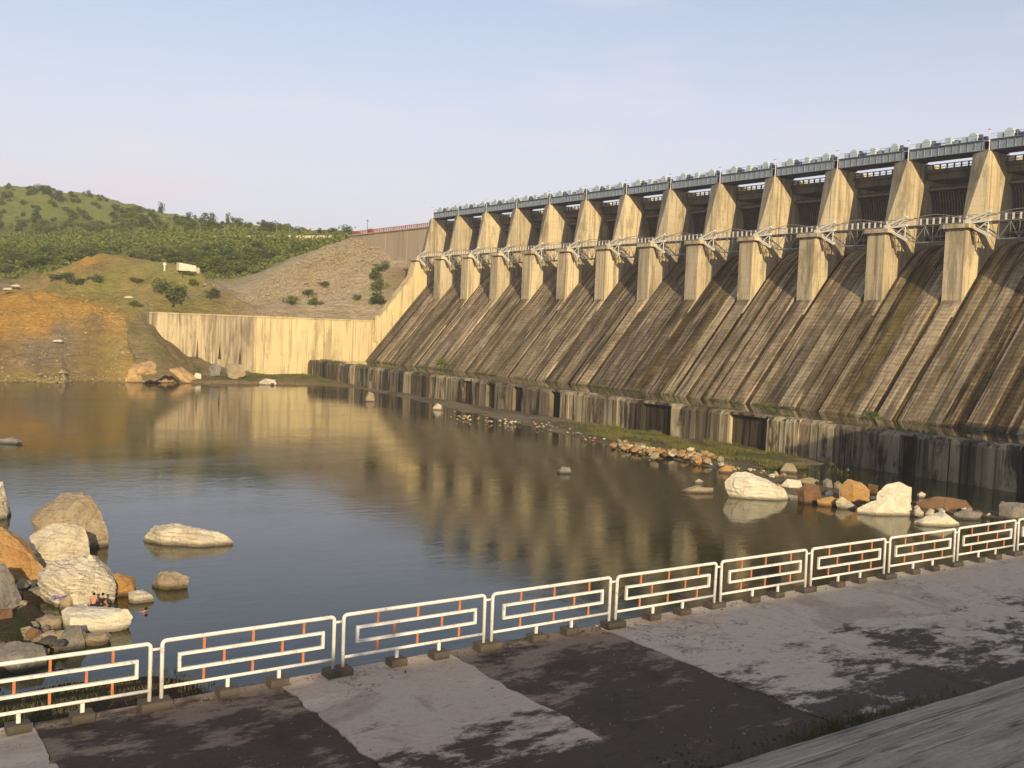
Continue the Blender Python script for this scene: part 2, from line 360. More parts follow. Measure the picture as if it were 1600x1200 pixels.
vs = []; cols = []
for i, (x, y) in enumerate(zip(GX.ravel(), GY.ravel())):
    z = gz[i]+terr_noise(x, y)*tn_mask(x, y)
    if y < 339.5 and x > 94: z = min(z, -28)
    elif y < 339.5 and x > 90: z = min(z, -28*(x-90)/4+z*(94-x)/4)
    elif 94 < x < 196 and y < 346: z = min(z, -1.0) if x < 172 else z
    vs.append((x, y, z)); cols.append((*gc[i], 1))
nx, ny = len(xs), len(ys)
fs = [(j*nx+i, j*nx+i+1, (j+1)*nx+i+1, (j+1)*nx+i) for j in range(ny-1) for i in range(nx-1)]
me = bpy.data.meshes.new('hillside'); me.from_pydata(vs, [], fs)
at = me.color_attributes.new('ground', 'FLOAT_COLOR', 'POINT'); at.data.foreach_set('color', np.array(cols).ravel())
me.polygons.foreach_set('use_smooth', [True]*len(fs))
t = NT('earth and grass'); a = t.n('ShaderNodeAttribute', attribute_name='ground').outputs['Color']
n1 = t.noise(.11, 7, rough=.7); n2 = t.noise(.8, 6, rough=.75); n3 = t.noise(.035, 5, rough=.65); vein = t.noise(.22, 6, stretch=(.6, .6, 2.6), rough=.75, dist=1.2); clod = t.noise(.42, 8, rough=.8, stretch=(1, 1, 1.6))
cc = t.mix(t.rng(n1, .36, .66, .0, .65), a, t.mix(1., a, (.58, .55, .50), 'MULTIPLY'))
cc = t.mix(t.rng(n2, .5, .72, 0, .55), cc, t.mix(1., a, (1.42, 1.36, 1.25), 'MULTIPLY'))
cc = t.mix(t.rng(n3, .46, .62, 0, .45), cc, t.mix(1., a, (.78, .92, .62), 'MULTIPLY'))
cc = t.mix(t.rng(vein, .57, .66, 0, .45), cc, t.mix(1., a, (.50, .45, .42), 'MULTIPLY'))
cc = t.mix(t.rng(clod, .50, .60, 0, .5), cc, t.mix(1., a, (.62, .58, .50), 'MULTIPLY')); cc = t.mix(t.rng(clod, .34, .44, .5, 0), cc, t.mix(1., a, (1.35, 1.3, 1.2), 'MULTIPLY'))
t.bump(t.math('ADD', t.math('ADD', n2, clod), t.math('MULTIPLY', vein, 1.5)), 1.0, 1.6)
M_ground = t.fin(cc, .95, .15); me.materials.append(M_ground)
tag(link('hillside', me), kind='structure')
print('terrain', len(vs))

# low strip of bank between the water and the dam's end sill, and in front of the training wall
shore_pts = [(96,314),(118,309),(136,303),(143,290),(141,262),(138.5,245),(134,215),(130,186),(127,165),(123.5,146),(122.5,128),(118,112),(113,100),(111,90),(113,80),(121,70),(126,60)]
def shore_x(y):
    pts = sorted([(b, a_) for a_, b in shore_pts])
    for (y0, x0), (y1, x1) in zip(pts, pts[1:]):
        if y0 <= y <= y1: return x0+(x1-x0)*(y-y0)/(y1-y0)
    return pts[0][1] if y < pts[0][0] else pts[-1][1]
SX = 146.0
vs = []; fs = []; cols = []
yy = np.arange(58, 339, 1.5); NU = 26
for j, y in enumerate(yy):
    x0 = (shore_x(y) if y < 303 else max(92, 143-(y-303)*5.0)) - 3.5; x1 = SX+.6
    for i in range(NU):
        u = i/(NU-1); x = x0+(x1-x0)*u
        d = x-x0-3.5
        z = WATER - .9 + 1.15*min(1, max(0, (d+3)/4.2)) + .42*noise.fractal(Vector((x*.23, y*.16, 1.7)), .9, 2, 5)
        if y > 290: z += min(1.3, (y-290)*.035)*min(1, max(0, d/6))
        if y < 112: z -= max(0, min(1.6, (x-(x0+11))*.16))       # the pool under the sill at the near end
        vs.append((x, y, z))
        g = noise.noise(Vector((x*.1, y*.06, 5)))
        if y > 285: cl = (.22, .21, .06) if g > -.15 and d > 6 else (.36, .26, .15)
        elif 118 < y < 172 and d > 5: cl = (.21, .20, .055) if g > -.3 else (.24, .19, .11)
        else: cl = (.24, .19, .12) if g > 0 else (.34, .27, .17)
        cols.append((*cl, 1))
fs = [(j*NU+i, j*NU+i+1, (j+1)*NU+i+1, (j+1)*NU+i) for j in range(len(yy)-1) for i in range(NU-1)]
me = bpy.data.meshes.new('river_bank'); me.from_pydata(vs, [], fs)
at = me.color_attributes.new('ground', 'FLOAT_COLOR', 'POINT'); at.data.foreach_set('color', np.array(cols).ravel())
me.polygons.foreach_set('use_smooth', [True]*len(fs)); me.materials.append(M_ground); tag(link('river_bank', me), kind='structure')

# toe of the earth bank lying against the left end of the training wall
xs_ = np.arange(84, 140, .9); ys_ = np.arange(310, 336.6, .9); vs = []; cols = []
for y in ys_:
    for x in xs_:
        zt = np.interp(x, [84, 90, 94, 99, 104, 112, 122, 132, 140], [-3, -2.5, -4.5, -9.5, -13.5, -16.5, -18.6, -20.4, -22])
        g = noise.noise(Vector((x*.18, y*.2, 6)))
        z = float(zt) - (336-y)*(.62 if x < 104 else .28) - max(0, 92-x)*.25*(336-y)*.05
        z += 1.3*noise.fractal(Vector((x*.16, y*.2, 12)), .9, 2.1, 5) - .8*abs(noise.noise(Vector((x*.5, y*.4, 7))))
        vs.append((x, y, max(z, -25))); w1 = min(1, max(0, (g+.15)/.4)); cols.append((*[a_*(1-w1)+b_*w1 for a_, b_ in zip((.42, .31, .17), (.33, .27, .11))], 1))
nx = len(xs_); fs = [(j*nx+i, j*nx+i+1, (j+1)*nx+i+1, (j+1)*nx+i) for j in range(len(ys_)-1) for i in range(nx-1)]
me = bpy.data.meshes.new('bank_toe'); me.from_pydata(vs, [], fs)
at = me.color_attributes.new('ground', 'FLOAT_COLOR', 'POINT'); at.data.foreach_set('color', np.array(cols).ravel())
me.polygons.foreach_set('use_smooth', [True]*len(fs)); me.materials.append(M_ground); tag(link('bank_toe', me), kind='structure')

# near bank on the left below the deck
NB = [( -60, 19, -8.5), (0, 17.3, -7.4), (4.2, 17.3, -7.6), (6.3, 17.3, -8.2)]
vs = []; cols = []; xa = np.arange(-70, 24, .8); ya = np.arange(17.25, 96, .8)
for y in ya:
    for x in xa:
        edge = 6.4 + .9*noise.noise(Vector((y*.3, 2, 0))) - max(0, y-22)*.10 + max(0, y-44)*.38       # water's edge in x
        h = -6.82 - (min(y, 21.5)-17.25)*.17 - max(0, y-21.5)*.85
        fl = WATER+.55 + .9*noise.fractal(Vector((x*.12, y*.12, 4)), 1, 2, 4)
        z = max(h, fl) if y < 58 else fl - max(0, (y-80))*.12
        z -= max(0, (x-edge))*1.1
        z += (.12 if y < 22 else .45)*noise.fractal(Vector((x*.5, y*.5, 8)), 1, 2, 4)*min(1, (y-17.2)/2)
        vs.append((x, y, z)); g = noise.noise(Vector((x*.4, y*.4, 2)))
        cols.append((*((.085, .085, .035) if g > .15 else (.13, .09, .055)), 1))
nx = len(xa); fs = [(j*nx+i, j*nx+i+1, (j+1)*nx+i+1, (j+1)*nx+i) for j in range(len(ya)-1) for i in range(nx-1)]
near_z = {}
for v in vs: near_z[(round(v[0], 1), round(v[1], 1))] = v[2]
me = bpy.data.meshes.new('near_bank'); me.from_pydata(vs, [], fs)
at = me.color_attributes.new('ground', 'FLOAT_COLOR', 'POINT'); at.data.foreach_set('color', np.array(cols).ravel())
me.polygons.foreach_set('use_smooth', [True]*len(fs)); me.materials.append(M_ground); tag(link('near_bank', me), kind='structure')

# ground far around, under everything
M_far = plain('far plain earth', (.16, .15, .07), .95, .1, .3, .02)
MB().add([(-1500,-500,-30),(1500,-500,-30),(1500,1900,-30),(-1500,1900,-30)], [(0,1,2,3)]).build('ground', M_far)
tag(bpy.data.objects['ground'], kind='structure')

hz = NT('haze air'); hz.t.nodes.remove(hz.b); pv = hz.n('ShaderNodeVolumePrincipled')
pv.inputs['Color'].default_value = (.86, .86, .88, 1); pv.inputs['Density'].default_value = .00024; pv.inputs['Anisotropy'].default_value = .2
hz.l(pv.outputs[0], hz.out.inputs['Volume'])
o = MB().box((-1600, -600, -31.5), (1600, 2000, 125)).build('haze', hz.mat); tag(o, kind='stuff')

# ------------------------------------------------------------------ water
def water_mat(name, base, s1, rough):
    t = NT(name)
    a = t.noise(s1, 3, stretch=(.55, 1, 1), rough=.55, rot=(0, 0, .6)); b = t.noise(s1*4.6, 2, stretch=(.6, 1, 1), rot=(0, 0, .3)); big = t.noise(.05, 3)
    h = t.math('MULTIPLY', t.math('ADD', t.math('MULTIPLY', a, 1.), t.math('MULTIPLY', b, .22)), t.rng(big, .4, .65, .35, 1.1))
    t.bump(h, .42, .06)
    c_ = t.mix(t.rng(t.noise(.02, 3), .4, .6), base, tuple(x*.8 for x in base))
    t.b.inputs['IOR'].default_value = 1.333
    return t.fin(c_, t.rng(t.noise(.045, 5, stretch=(.5, 1.6, 1), rough=.65), .36, .64, rough*.45, rough*1.7), .5)
M_water = water_mat('lake water', (.034, .034, .011), .8, .075)
MB().add([(-420, 12, WATER), (150, 12, WATER), (150, 345, WATER), (-420, 345, WATER)], [(0, 1, 2, 3)]).build('water', M_water)
tag(bpy.data.objects['water'], kind='structure')
M_pool = water_mat('pool water', (.03, .028, .012), .5, .03)
MB().add([(148, -60, -15.05), (172, -60, -15.05), (172, 336, -15.05), (148, 336, -15.05)], [(0, 1, 2, 3)]).build('pool_water', M_pool)
tag(bpy.data.objects['pool_water'], kind='structure')

# ------------------------------------------------------------------ deck, slope, photographer's bank
def slab_mat(name, light, dark, thr, ygrad):
    t = NT(name); s = t.n('ShaderNodeSeparateXYZ'); t.l(t.pos, s.inputs[0])
    n_ = t.noise(.75, 8, rough=.72, stretch=(.7, 1.25, 1)); f = t.noise(9, 6, rough=.7); blot = t.noise(2.6, 6, rough=.75, stretch=(.6, 1.3, 1))
    v = t.math('ADD', n_, t.math('MULTIPLY', t.math('SUBTRACT', 14.2, s.outputs['Y']), ygrad))
    v = t.math('ADD', v, t.math('MULTIPLY', t.math('SUBTRACT', blot, .5), .35))
    c_ = t.mix(t.rng(v, thr, thr+.11, smooth=True), light, dark)
    c_ = t.mix(t.rng(f, .45, .8, 0, .5), c_, t.mix(1., c_, (.6, .58, .55), 'MULTIPLY'))
    c_ = t.mix(t.rng(blot, .66, .74, 0, .5), c_, (.03, .026, .02))
    c_ = t.mix(t.rng(t.noise(.5, 3), .45, .65, 0, .35), c_, t.mix(1., c_, (1.0, .86, .80), 'MULTIPLY'))
    c_ = t.mix(t.rng(t.noise(.42, 6, rough=.7, dist=.8), .52, .60, 0, .45), c_, t.mix(1., c_, (.50, .42, .36), 'MULTIPLY'))
    c_ = t.mix(t.rng(t.noise(5.5, 7, rough=.8, stretch=(.6, 1.2, 1)), .55, .66, 0, .55), c_, t.mix(1., c_, (.45, .40, .36), 'MULTIPLY'))
    c_ = t.mix(t.rng(t.noise(1.1, 7, rough=.75, stretch=(.5, 1, 1)), .58, .64, 0, .35), c_, t.mix(1., c_, (1.6, 1.5, 1.4), 'MULTIPLY'))
    vo = t.n('ShaderNodeTexVoronoi', feature='DISTANCE_TO_EDGE'); vo.inputs['Scale'].default_value = .38
    mp = t.n('ShaderNodeMix', data_type='RGBA'); mp.inputs['Factor'].default_value = .35; nz = t.n('ShaderNodeTexNoise'); nz.inputs['Scale'].default_value = 1.2; nz.inputs['Detail'].default_value = 6
    t.l(t.pos, nz.inputs[0]); t.l(t.pos, mp.inputs['A']); sc_ = t.mix(1., nz.outputs['Color'], (9, 9, 9), 'MULTIPLY'); t.l(sc_, mp.inputs['B']); t.l(mp.outputs['Result'], vo.inputs[0])
    crk = t.math('MULTIPLY', t.rng(vo.outputs['Distance'], 0, .010, 1, 0), t.rng(t.noise(.3, 3), .45, .55)); c_ = t.mix(t.math('MULTIPLY', crk, .8), c_, (.03, .024, .018))
    t.bump(t.math('ADD', f, blot), .8, .03); return t.fin(c_, .85, .3)
S_light = slab_mat('worn pale slab', (.54, .44, .325), (.085, .058, .040), .545, .085)
S_pale = slab_mat('pale slab', (.55, .46, .34), (.085, .066, .045), .55, .058)
S_dark = slab_mat('black slab', (.27, .20, .135), (.080, .056, .038), .385, .03)
deck = tag(empty('deck', (0, 14, DECK)), kind='structure')
joints = [-24.9, -20.9, -16.9, -12.9, -8.9, -4.9, -.9, 3.06, 7.05, 10.62, 14.5, 18.5, 22.5, 26.5, 30.5, 34.5, 38.5, 42.5, 46.5, 50.5, 54.5, 58.5, 62.5]
jr = random.Random(3)
def slab(x0, x1, m, z):
    Y0, Y1 = 10.2, 17.22; n_ = 60; mb = MB(); L = []; R_ = []
    for i in range(n_+1):
        y = Y0+(Y1-Y0)*i/n_
        ja = lambda x_: .09*noise.fractal(Vector((y*2.0, x_, 0)), .8, 2.2, 5); L.append((x0+.008+ja(x0), y)); R_.append((x1-.008+ja(x1), y))
    top = [(x, y, z-DECK) for x, y in L+R_[::-1]]; bot = [(x, y, -.4) for x, y in L+R_[::-1]]; N = len(top)
    top = [(x, y-14, q) for x, y, q in top]; bot = [(x, y-14, q) for x, y, q in bot]
    mb.add(top+bot, [tuple(range(N)), tuple(reversed(range(N, 2*N)))]+[(i, i+N, (i+1) % N+N, (i+1) % N) for i in range(N)])
    return mb.build('deck_slab', m, deck)
for i, (a_, b_) in enumerate(zip(joints, joints[1:])):
    if abs(a_-3.06) < .1 or abs(a_-10.62) < .1: m = S_dark; z = DECK-.015
    elif abs(a_-7.05) < .1: m = S_light; z = DECK
    elif a_ < 3: m = S_pale if i % 2 == 0 else S_dark; z = DECK
    else: m = S_pale; z = DECK
    slab(a_, b_, m, z)
# retaining wall under the deck
M_ret = concrete('retaining wall concrete', (.20, .175, .14), (.12, .10, .08), (.07, .055, .04), .6, .05)
o = MB().box((-70, 10.1, -26), (64, 17.12, DECK-.42)).build('retaining_wall', M_ret); tag(o, kind='structure')
# concrete revetment rising from the deck to the photographer
t = NT('revetment concrete'); n_ = t.noise(1.3, 8, stretch=(.45, 1.5, 1.2), rough=.75); f = t.noise(14, 7, rough=.8, stretch=(.7, 1.3, 1)); cr = t.noise(.45, 4, stretch=(.10, 1.6, 1), dist=.6)
cc = t.mix(t.rng(n_, .36, .64), (.50, .43, .335), (.24, .20, .155)); cc = t.mix(t.rng(f, .5, .75, 0, .55), cc, (.05, .043, .034))
cc = t.mix(t.rng(t.math('ABSOLUTE', t.math('SUBTRACT', cr, .5)), 0, .012, .85, 0), cc, (.03, .025, .02))
cc = t.mix(t.rng(t.noise(1.7, 8, stretch=(.22, 1.5, 1), rough=.8), .55, .61, 0, .75), cc, (.05, .042, .033))
t.bump(t.math('ADD', n_, f), .6, .05); M_rev = t.fin(cc, .9, .2)
nxs = 420; nys = 60; vs = []
for j in range(nys+1):
    y = 10.45-(10.45-.9)*j/nys
    for i in range(nxs+1):
        x = -60+125*i/nxs
        z = DECK+.02+(4.75)*(j/nys)**.93
        z += .022*noise.fractal(Vector((x*.35, y*2.6, 0)), .6, 2, 6)+.02*(1 if noise.noise(Vector((x*.12, y*1.5, 4))) > .08 else 0) if 0 < j < nys else 0
        if j == 0: y_ = y+.16*noise.fractal(Vector((x*.6, 0, 3)), 1, 2, 3); z = DECK-.05
        else: y_ = y
        vs.append((x, y_, z))
fs = [(j*(nxs+1)+i, j*(nxs+1)+i+1, (j+1)*(nxs+1)+i+1, (j+1)*(nxs+1)+i) for j in range(nys) for i in range(nxs)]
me = bpy.data.meshes.new('revetment'); me.from_pydata(vs, [], fs); me.materials.append(M_rev); tag(link('revetment', me), kind='structure')
mb = MB(); mb.prism([(0.9, -1.78), (.9, -1.60), (.4, -1.38), (-30, -1.22), (-30, -26), (.9, -26)], -60, 64, axis='x'); o = mb.build('roadway', M_rev); tag(o, kind='structure')

# unseen building added on the right, out of the frame, to shade the dam's foot
def building():
    b = empty('shade_building', (131, 12, -7)); tag(b, 'added unseen concrete building shading the foot of the dam', 'building')
    MB().box((-15, -30, -19), (14, 24, 13)).build('wall', M_nonov, b)
    MB().box((-16, -31, 13.003), (15, 25, 13.8)).build('roof', M_beam, b)
    for i in range(6):
        f_ = MB().box((-15.25, -27+i*8.5, 3), (-15.003, -23+i*8.5, 8)).build('window', M_steel_dk, b)
building()

# ------------------------------------------------------------------ the dam
YF = lambda i: 121.2+18.3*i          # far side of pier i
TP = 4.3
PROF = [(165, -19.5), (169, -15.0), (188.9, 8.2), (194, 14.1), (197.5, 17.6), (200.5, 19.8), (203.5, 20.9), (206, 21.0), (212, 18.5)]
def face_strip(y0, y1, off, m, parent, name, z0=-19.5):
    # a slab of masonry on the slope, "off" metres proud of the profile
    n2 = math.hypot(19.9, 23.2); ox, oz = -off*23.2/n2, off*19.9/n2
    top = [(x+ox, z+oz) for x, z in PROF]; back = [(212, -24), (162, -24)]
    return MB().prism(top+back, y0, y1).build(name, m, parent)
dam = empty('concrete_dam', (190, 200, -20)); tag(dam, 'gated concrete dam with a row of tall piers over a stained sloping spillway', 'dam')
D = Vector((190, 200, -20))
class Off:
    pass
def dpart(o): o.location = -D; return o
fr = random.Random(11)
for i in range(-3, 13):
    yf = YF(i); yn = yf-TP; ynext = YF(i-1)
    mats = [fr.choice(M_face) for _ in range(4)]
    # strip under the pier, gutters beside it, then two or three main panels in the bay
    dpart(face_strip(yn+.5, yf-.5, .10, M_face[0] if i % 3 else M_face_light, dam, 'face_panel'))
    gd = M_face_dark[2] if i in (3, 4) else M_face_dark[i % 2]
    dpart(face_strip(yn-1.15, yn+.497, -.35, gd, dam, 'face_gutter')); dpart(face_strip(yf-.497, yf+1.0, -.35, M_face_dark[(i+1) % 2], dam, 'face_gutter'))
    a_ = ynext+1.003; b_ = yn-1.153
    cuts = [a_]
    while cuts[-1] < b_-1.6: cuts.append(min(b_, cuts[-1]+fr.choice([.7, 1.2, 1.8, 2.6, 3.4, 4.2])))
    cuts[-1] = b_
    for q, (c0, c1) in enumerate(zip(cuts, cuts[1:])):
        narrow = c1-c0 < 1.5
        mm = M_face_light if fr.random() < (.2 if narrow else .08) else (fr.choice(M_face_dark[:2]) if fr.random() < (.45 if narrow else .12) else fr.choice(M_face))
        if i == 3 and q == len(cuts)//2-1: mm = M_face_dark[2]
        dpart(face_strip(c0+.03, c1-.03, fr.choice([.0, .08, .16, -.12]), mm, dam, 'face_panel'))
# the last strip left of the end pier
dpart(MB().prism([(x+.8, z-.7) for x, z in PROF]+[(212, -24), (162, -24)], 48, 337).build('spillway_core', M_face_dark[0], dam))

def pier_mesh(seed, end=False):
    # local frame: y = 0 is the near side, TP the far side
    mb = MB()
    t0 = 0; t1 = TP
    low = [(186.0, 4.2), (188.9, 8.0), (188.9, 22.0), (215, 22.0), (215, 0), (190, 0)]
    mb.prism(low, t0, t1)
    # upper body with a twisted nose
    v = [(195.2, t0, 22.0), (194.0, t1, 22.0), (196.8, t1, 38.5), (195.2, t0, 38.5),
         (214.0, t0, 22.0), (214.0, t1, 22.0), (212.0, t1, 38.5), (212.0, t0, 38.5)]
    mb.add(v, [(0, 3, 1), (1, 3, 2), (4, 5, 6, 7), (0, 4, 7, 3), (1, 2, 6, 5), (3, 7, 6, 2), (0, 1, 5, 4)])
    return mb
pm = pier_mesh(0).mesh('pier', M_pier)
for i in range(-3, 13):
    o = link('pier', pm, dam); o.location = (-D.x, YF(i)-TP-D.y, -D.z)
    # cap stone, corbel under the footbridge
    mb = MB().box((188.3, -1.0, 22.55), (194.1, TP+.3, 23.4)).box((189.3, .2, 22.003), (194.05, TP-.2, 22.547))
    c_ = mb.build('corbel', M_pier, dam); c_.location = (-D.x, YF(i)-TP-D.y, -D.z)
# sill at the end of the apron, built as blocks
y = 52.0; sr = random.Random(5); darkp = [(69,73),(96,101),(127.5,136.5),(152,161.5),(205,211),(218,222),(228,231.5),(190,192)]
while y < 333:
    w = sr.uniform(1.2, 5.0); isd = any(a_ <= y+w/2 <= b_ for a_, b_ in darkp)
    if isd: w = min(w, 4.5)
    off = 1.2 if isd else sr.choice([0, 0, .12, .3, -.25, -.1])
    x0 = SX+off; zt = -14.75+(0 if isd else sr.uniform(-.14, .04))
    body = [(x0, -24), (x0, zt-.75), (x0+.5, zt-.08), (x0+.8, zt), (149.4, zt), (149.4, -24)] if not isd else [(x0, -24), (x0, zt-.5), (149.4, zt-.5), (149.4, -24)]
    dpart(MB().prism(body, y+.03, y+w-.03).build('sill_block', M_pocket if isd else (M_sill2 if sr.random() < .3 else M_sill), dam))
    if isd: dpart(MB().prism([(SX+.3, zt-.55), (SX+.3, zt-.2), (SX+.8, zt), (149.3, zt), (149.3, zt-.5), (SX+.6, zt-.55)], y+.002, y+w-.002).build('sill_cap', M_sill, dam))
    y += w
dpart(MB().box((147.8, 50, -25), (149.2, 334, -15.3)).build('sill_core', M_sill, dam))
# apron bed under the pool and beside it
dpart(MB().box((149, 48, -19), (172, 336, -18)).build('apron', M_sill, dam))

# road bridge over the gates with its parapet
for i in range(-2, 13):
    y0 = YF(i-1)-.0; y1 = YF(i)-TP
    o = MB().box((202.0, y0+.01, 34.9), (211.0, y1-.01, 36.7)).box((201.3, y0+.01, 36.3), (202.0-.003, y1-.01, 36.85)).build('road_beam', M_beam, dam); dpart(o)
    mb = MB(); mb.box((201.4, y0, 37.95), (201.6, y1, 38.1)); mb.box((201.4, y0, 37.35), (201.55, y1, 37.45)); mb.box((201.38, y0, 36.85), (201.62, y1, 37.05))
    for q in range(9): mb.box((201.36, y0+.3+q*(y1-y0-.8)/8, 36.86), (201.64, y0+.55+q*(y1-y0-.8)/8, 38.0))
    dpart(mb.build('parapet_rail', M_beam, dam))

# right and left ends
MB().box((0, 0, 0), (1, 1, 1))
# non overflow wall at the left end, cast in bays
nonov = empty('abutment_wall', (200, 368, 20)); tag(nonov, 'plain tan concrete wall left of the end pier, with red railings on top', 'wall')
yb = [340.9, 349.5, 358.5, 367.5, 376.5, 386, 397, 410]
for k, (a_, b_) in enumerate(zip(yb, yb[1:])):
    zt = 35.7
    o = MB().prism([(197.4+.08*(k % 2), -5), (197.0+.08*(k % 2), zt), (207, zt), (212, -5)], a_+.04, b_-.04).build('wall_panel', M_nonov, nonov); o.location = (-200, -368, -20)
o = MB().box((196.5, 341, 35.72), (207.5, 410, 36.2)).build('coping', M_nonov, nonov); o.location = (-200, -368, -20)
# red railing in sections
for k in range(7):
    a_ = 341.2+k*9.4; b_ = a_+9.2; r = empty('red_railing', (196.9, a_, 36.2))
    tag(r, 'red railing on the abutment wall, %s section left from the end pier' % ORD[k], 'railing', 'red railing sections on the abutment wall')
    mb = MB().box((0, 0, 1.05), (.18, 9.2, 1.25)).box((0, 0, .55), (.12, 9.2, .68)); mb.build('rail', M_red, r)
    for q in range(7): MB().box((-.03, q*1.5, 0), (.22, q*1.5+.28, 1.4)).build('post', M_red, r)
o = empty('red_tank', (198, 392, 36.2)); tag(o, 'small red tank at the far end of the abutment wall', 'tank')
mb = MB(); mb.tube([(0, -1.7, 1.1), (0, -1.5, 1.1), (0, 1.5, 1.1), (0, 1.7, 1.1)], [.3, .8, .8, .3], 12); mb.build('drum', M_red, o)
MB().box((-.8, -1.6, 0), (.8, -1.3, .6)).box((-.8, 1.3, 0), (.8, 1.6, .6)).build('support', M_steel_dk, o)
o = empty('mast', (199, 397, 36.2)); tag(o, 'thin dark mast at the left end of the dam crest', 'mast')
MB().tube([(0, 0, 0), (0, 0, 6.2)], [.16, .09], 6).build('pole', M_steel_dk, o); MB().box((-.3, -.5, 5.4), (.3, .5, 5.6)).build('crossarm', M_steel_dk, o)

# training wall that closes the apron on the far side
tw = empty('training_wall', (130, 338, -20)); tag(tw, 'long sunlit yellowish retaining wall at the far end of the pool', 'wall')
def twp(o): o.location = (-130, -338, 20); return o
xj = [92.5, 101, 114, 127, 140, 153, 163, 173.2]
for k, (a_, b_) in enumerate(zip(xj, xj[1:])):
    o = MB(); yo = .06*(k % 2)
    o.prism([(336.2+yo, -24), (336.2+yo, -.75), (339.4, -.75), (339.4, -24)], a_+.03, b_-.03, axis='x'); twp(o.build('wall_panel', M_wallst if b_ < 130 else M_wall, tw))
o = MB().box((92.5, 335.9, -.74), (173, 339.6, -.30)).build('coping', M_wall, tw); twp(o)
twp(MB().prism([(173.2, -24), (173.2, .2), (174.2, .2), (187.6, 16.6), (189.0, 22), (200, 22), (200, -24)], 336.4, 340.6).build('wing', M_wall, tw))
twp(MB().box((172.4, 335.7, -8), (174.0, 336.2, 1.5)).build('post', M_wall, tw))
for px, yb_, h, w in ((308, 553, 6.0, .9), (343, 556, 6.5, 1.0), (374, 578, 8.5, 1.6)):
    q = P(px, yb_, 352); x = 336.1*q.x/q.y; z = 336.1*q.z/q.y-1
    w *= .42
    o = MB().add([(x-w, 336.15, z), (x+w, 336.15, z), (x+.1, 336.15, z+h), (x-w*.8, 335.6, z), (x+w*.8, 335.6, z), (x+.05, 335.9, z+h*.9)], [(0,1,2),(3,5,4),(0,3,4,1),(0,2,5,3),(1,4,5,2)]).build('dark_wedge', M_face_dark[0], tw); twp(o)  # dark wedges set proud of the wall in place of narrow notches
print('dam done')

# ------------------------------------------------------------------ gates
def make_gate(y0, y1, lab):
    g = empty('sluice_gate', (205, (y0+y1)/2, 21)); W = (y1-y0)/2-.05
    tag(g, lab, 'gate', 'curved steel gates between the piers')
    R_ = 10.5; cx, cz = -10, 6.6; n_ = 12
    arc = [(cx+R_*cos(a_), cz+R_*sin(a_)) for a_ in np.linspace(-.62, .63, n_)]
    vs = [(x, s*W, z) for s in (-1, 1) for x, z in arc]
    vs += [(x+.18, y_, z) for x, y_, z in vs]
    N = 2*n_; fs = [(i, i+1, n_+i+1, n_+i) for i in range(n_-1)] + [(N+i, N+n_+i, N+n_+i+1, N+i+1) for i in range(n_-1)] + [(n_-1, N+n_-1, N+N-1, n_*2-1)]
    MB().add(vs, fs).build('skin_plate', M_gate, g)
    mb = MB()
    for q in range(21):
        y_ = -W+.3+q*(2*W-.6)/20
        inner = [(cx+(R_-.05)*cos(a_), cz+(R_-.05)*sin(a_)) for a_ in np.linspace(-.6, .61, 8)]; outer = [(cx+(R_-.55)*cos(a_), cz+(R_-.55)*sin(a_)) for a_ in np.linspace(-.6, .61, 8)]
        mb.prism(inner+outer[::-1], y_-.09, y_+.09)
    tag(mb.build('stiffener', M_gate, g), kind='stuff')
    for a_ in (-.52, .58):
        x, z = cx+(R_-.8)*cos(a_), cz+(R_-.8)*sin(a_); MB().box((x-.35, -W, z-.25), (x+.25, W, z+.25)).build('cross_girder', M_gate, g)
    return g
for i in range(0, 13):
    lab = 'ribbed rust-brown steel gate in the %s spillway bay from the right edge' % ORD[i]
    make_gate(YF(i-1), YF(i)-TP, lab)

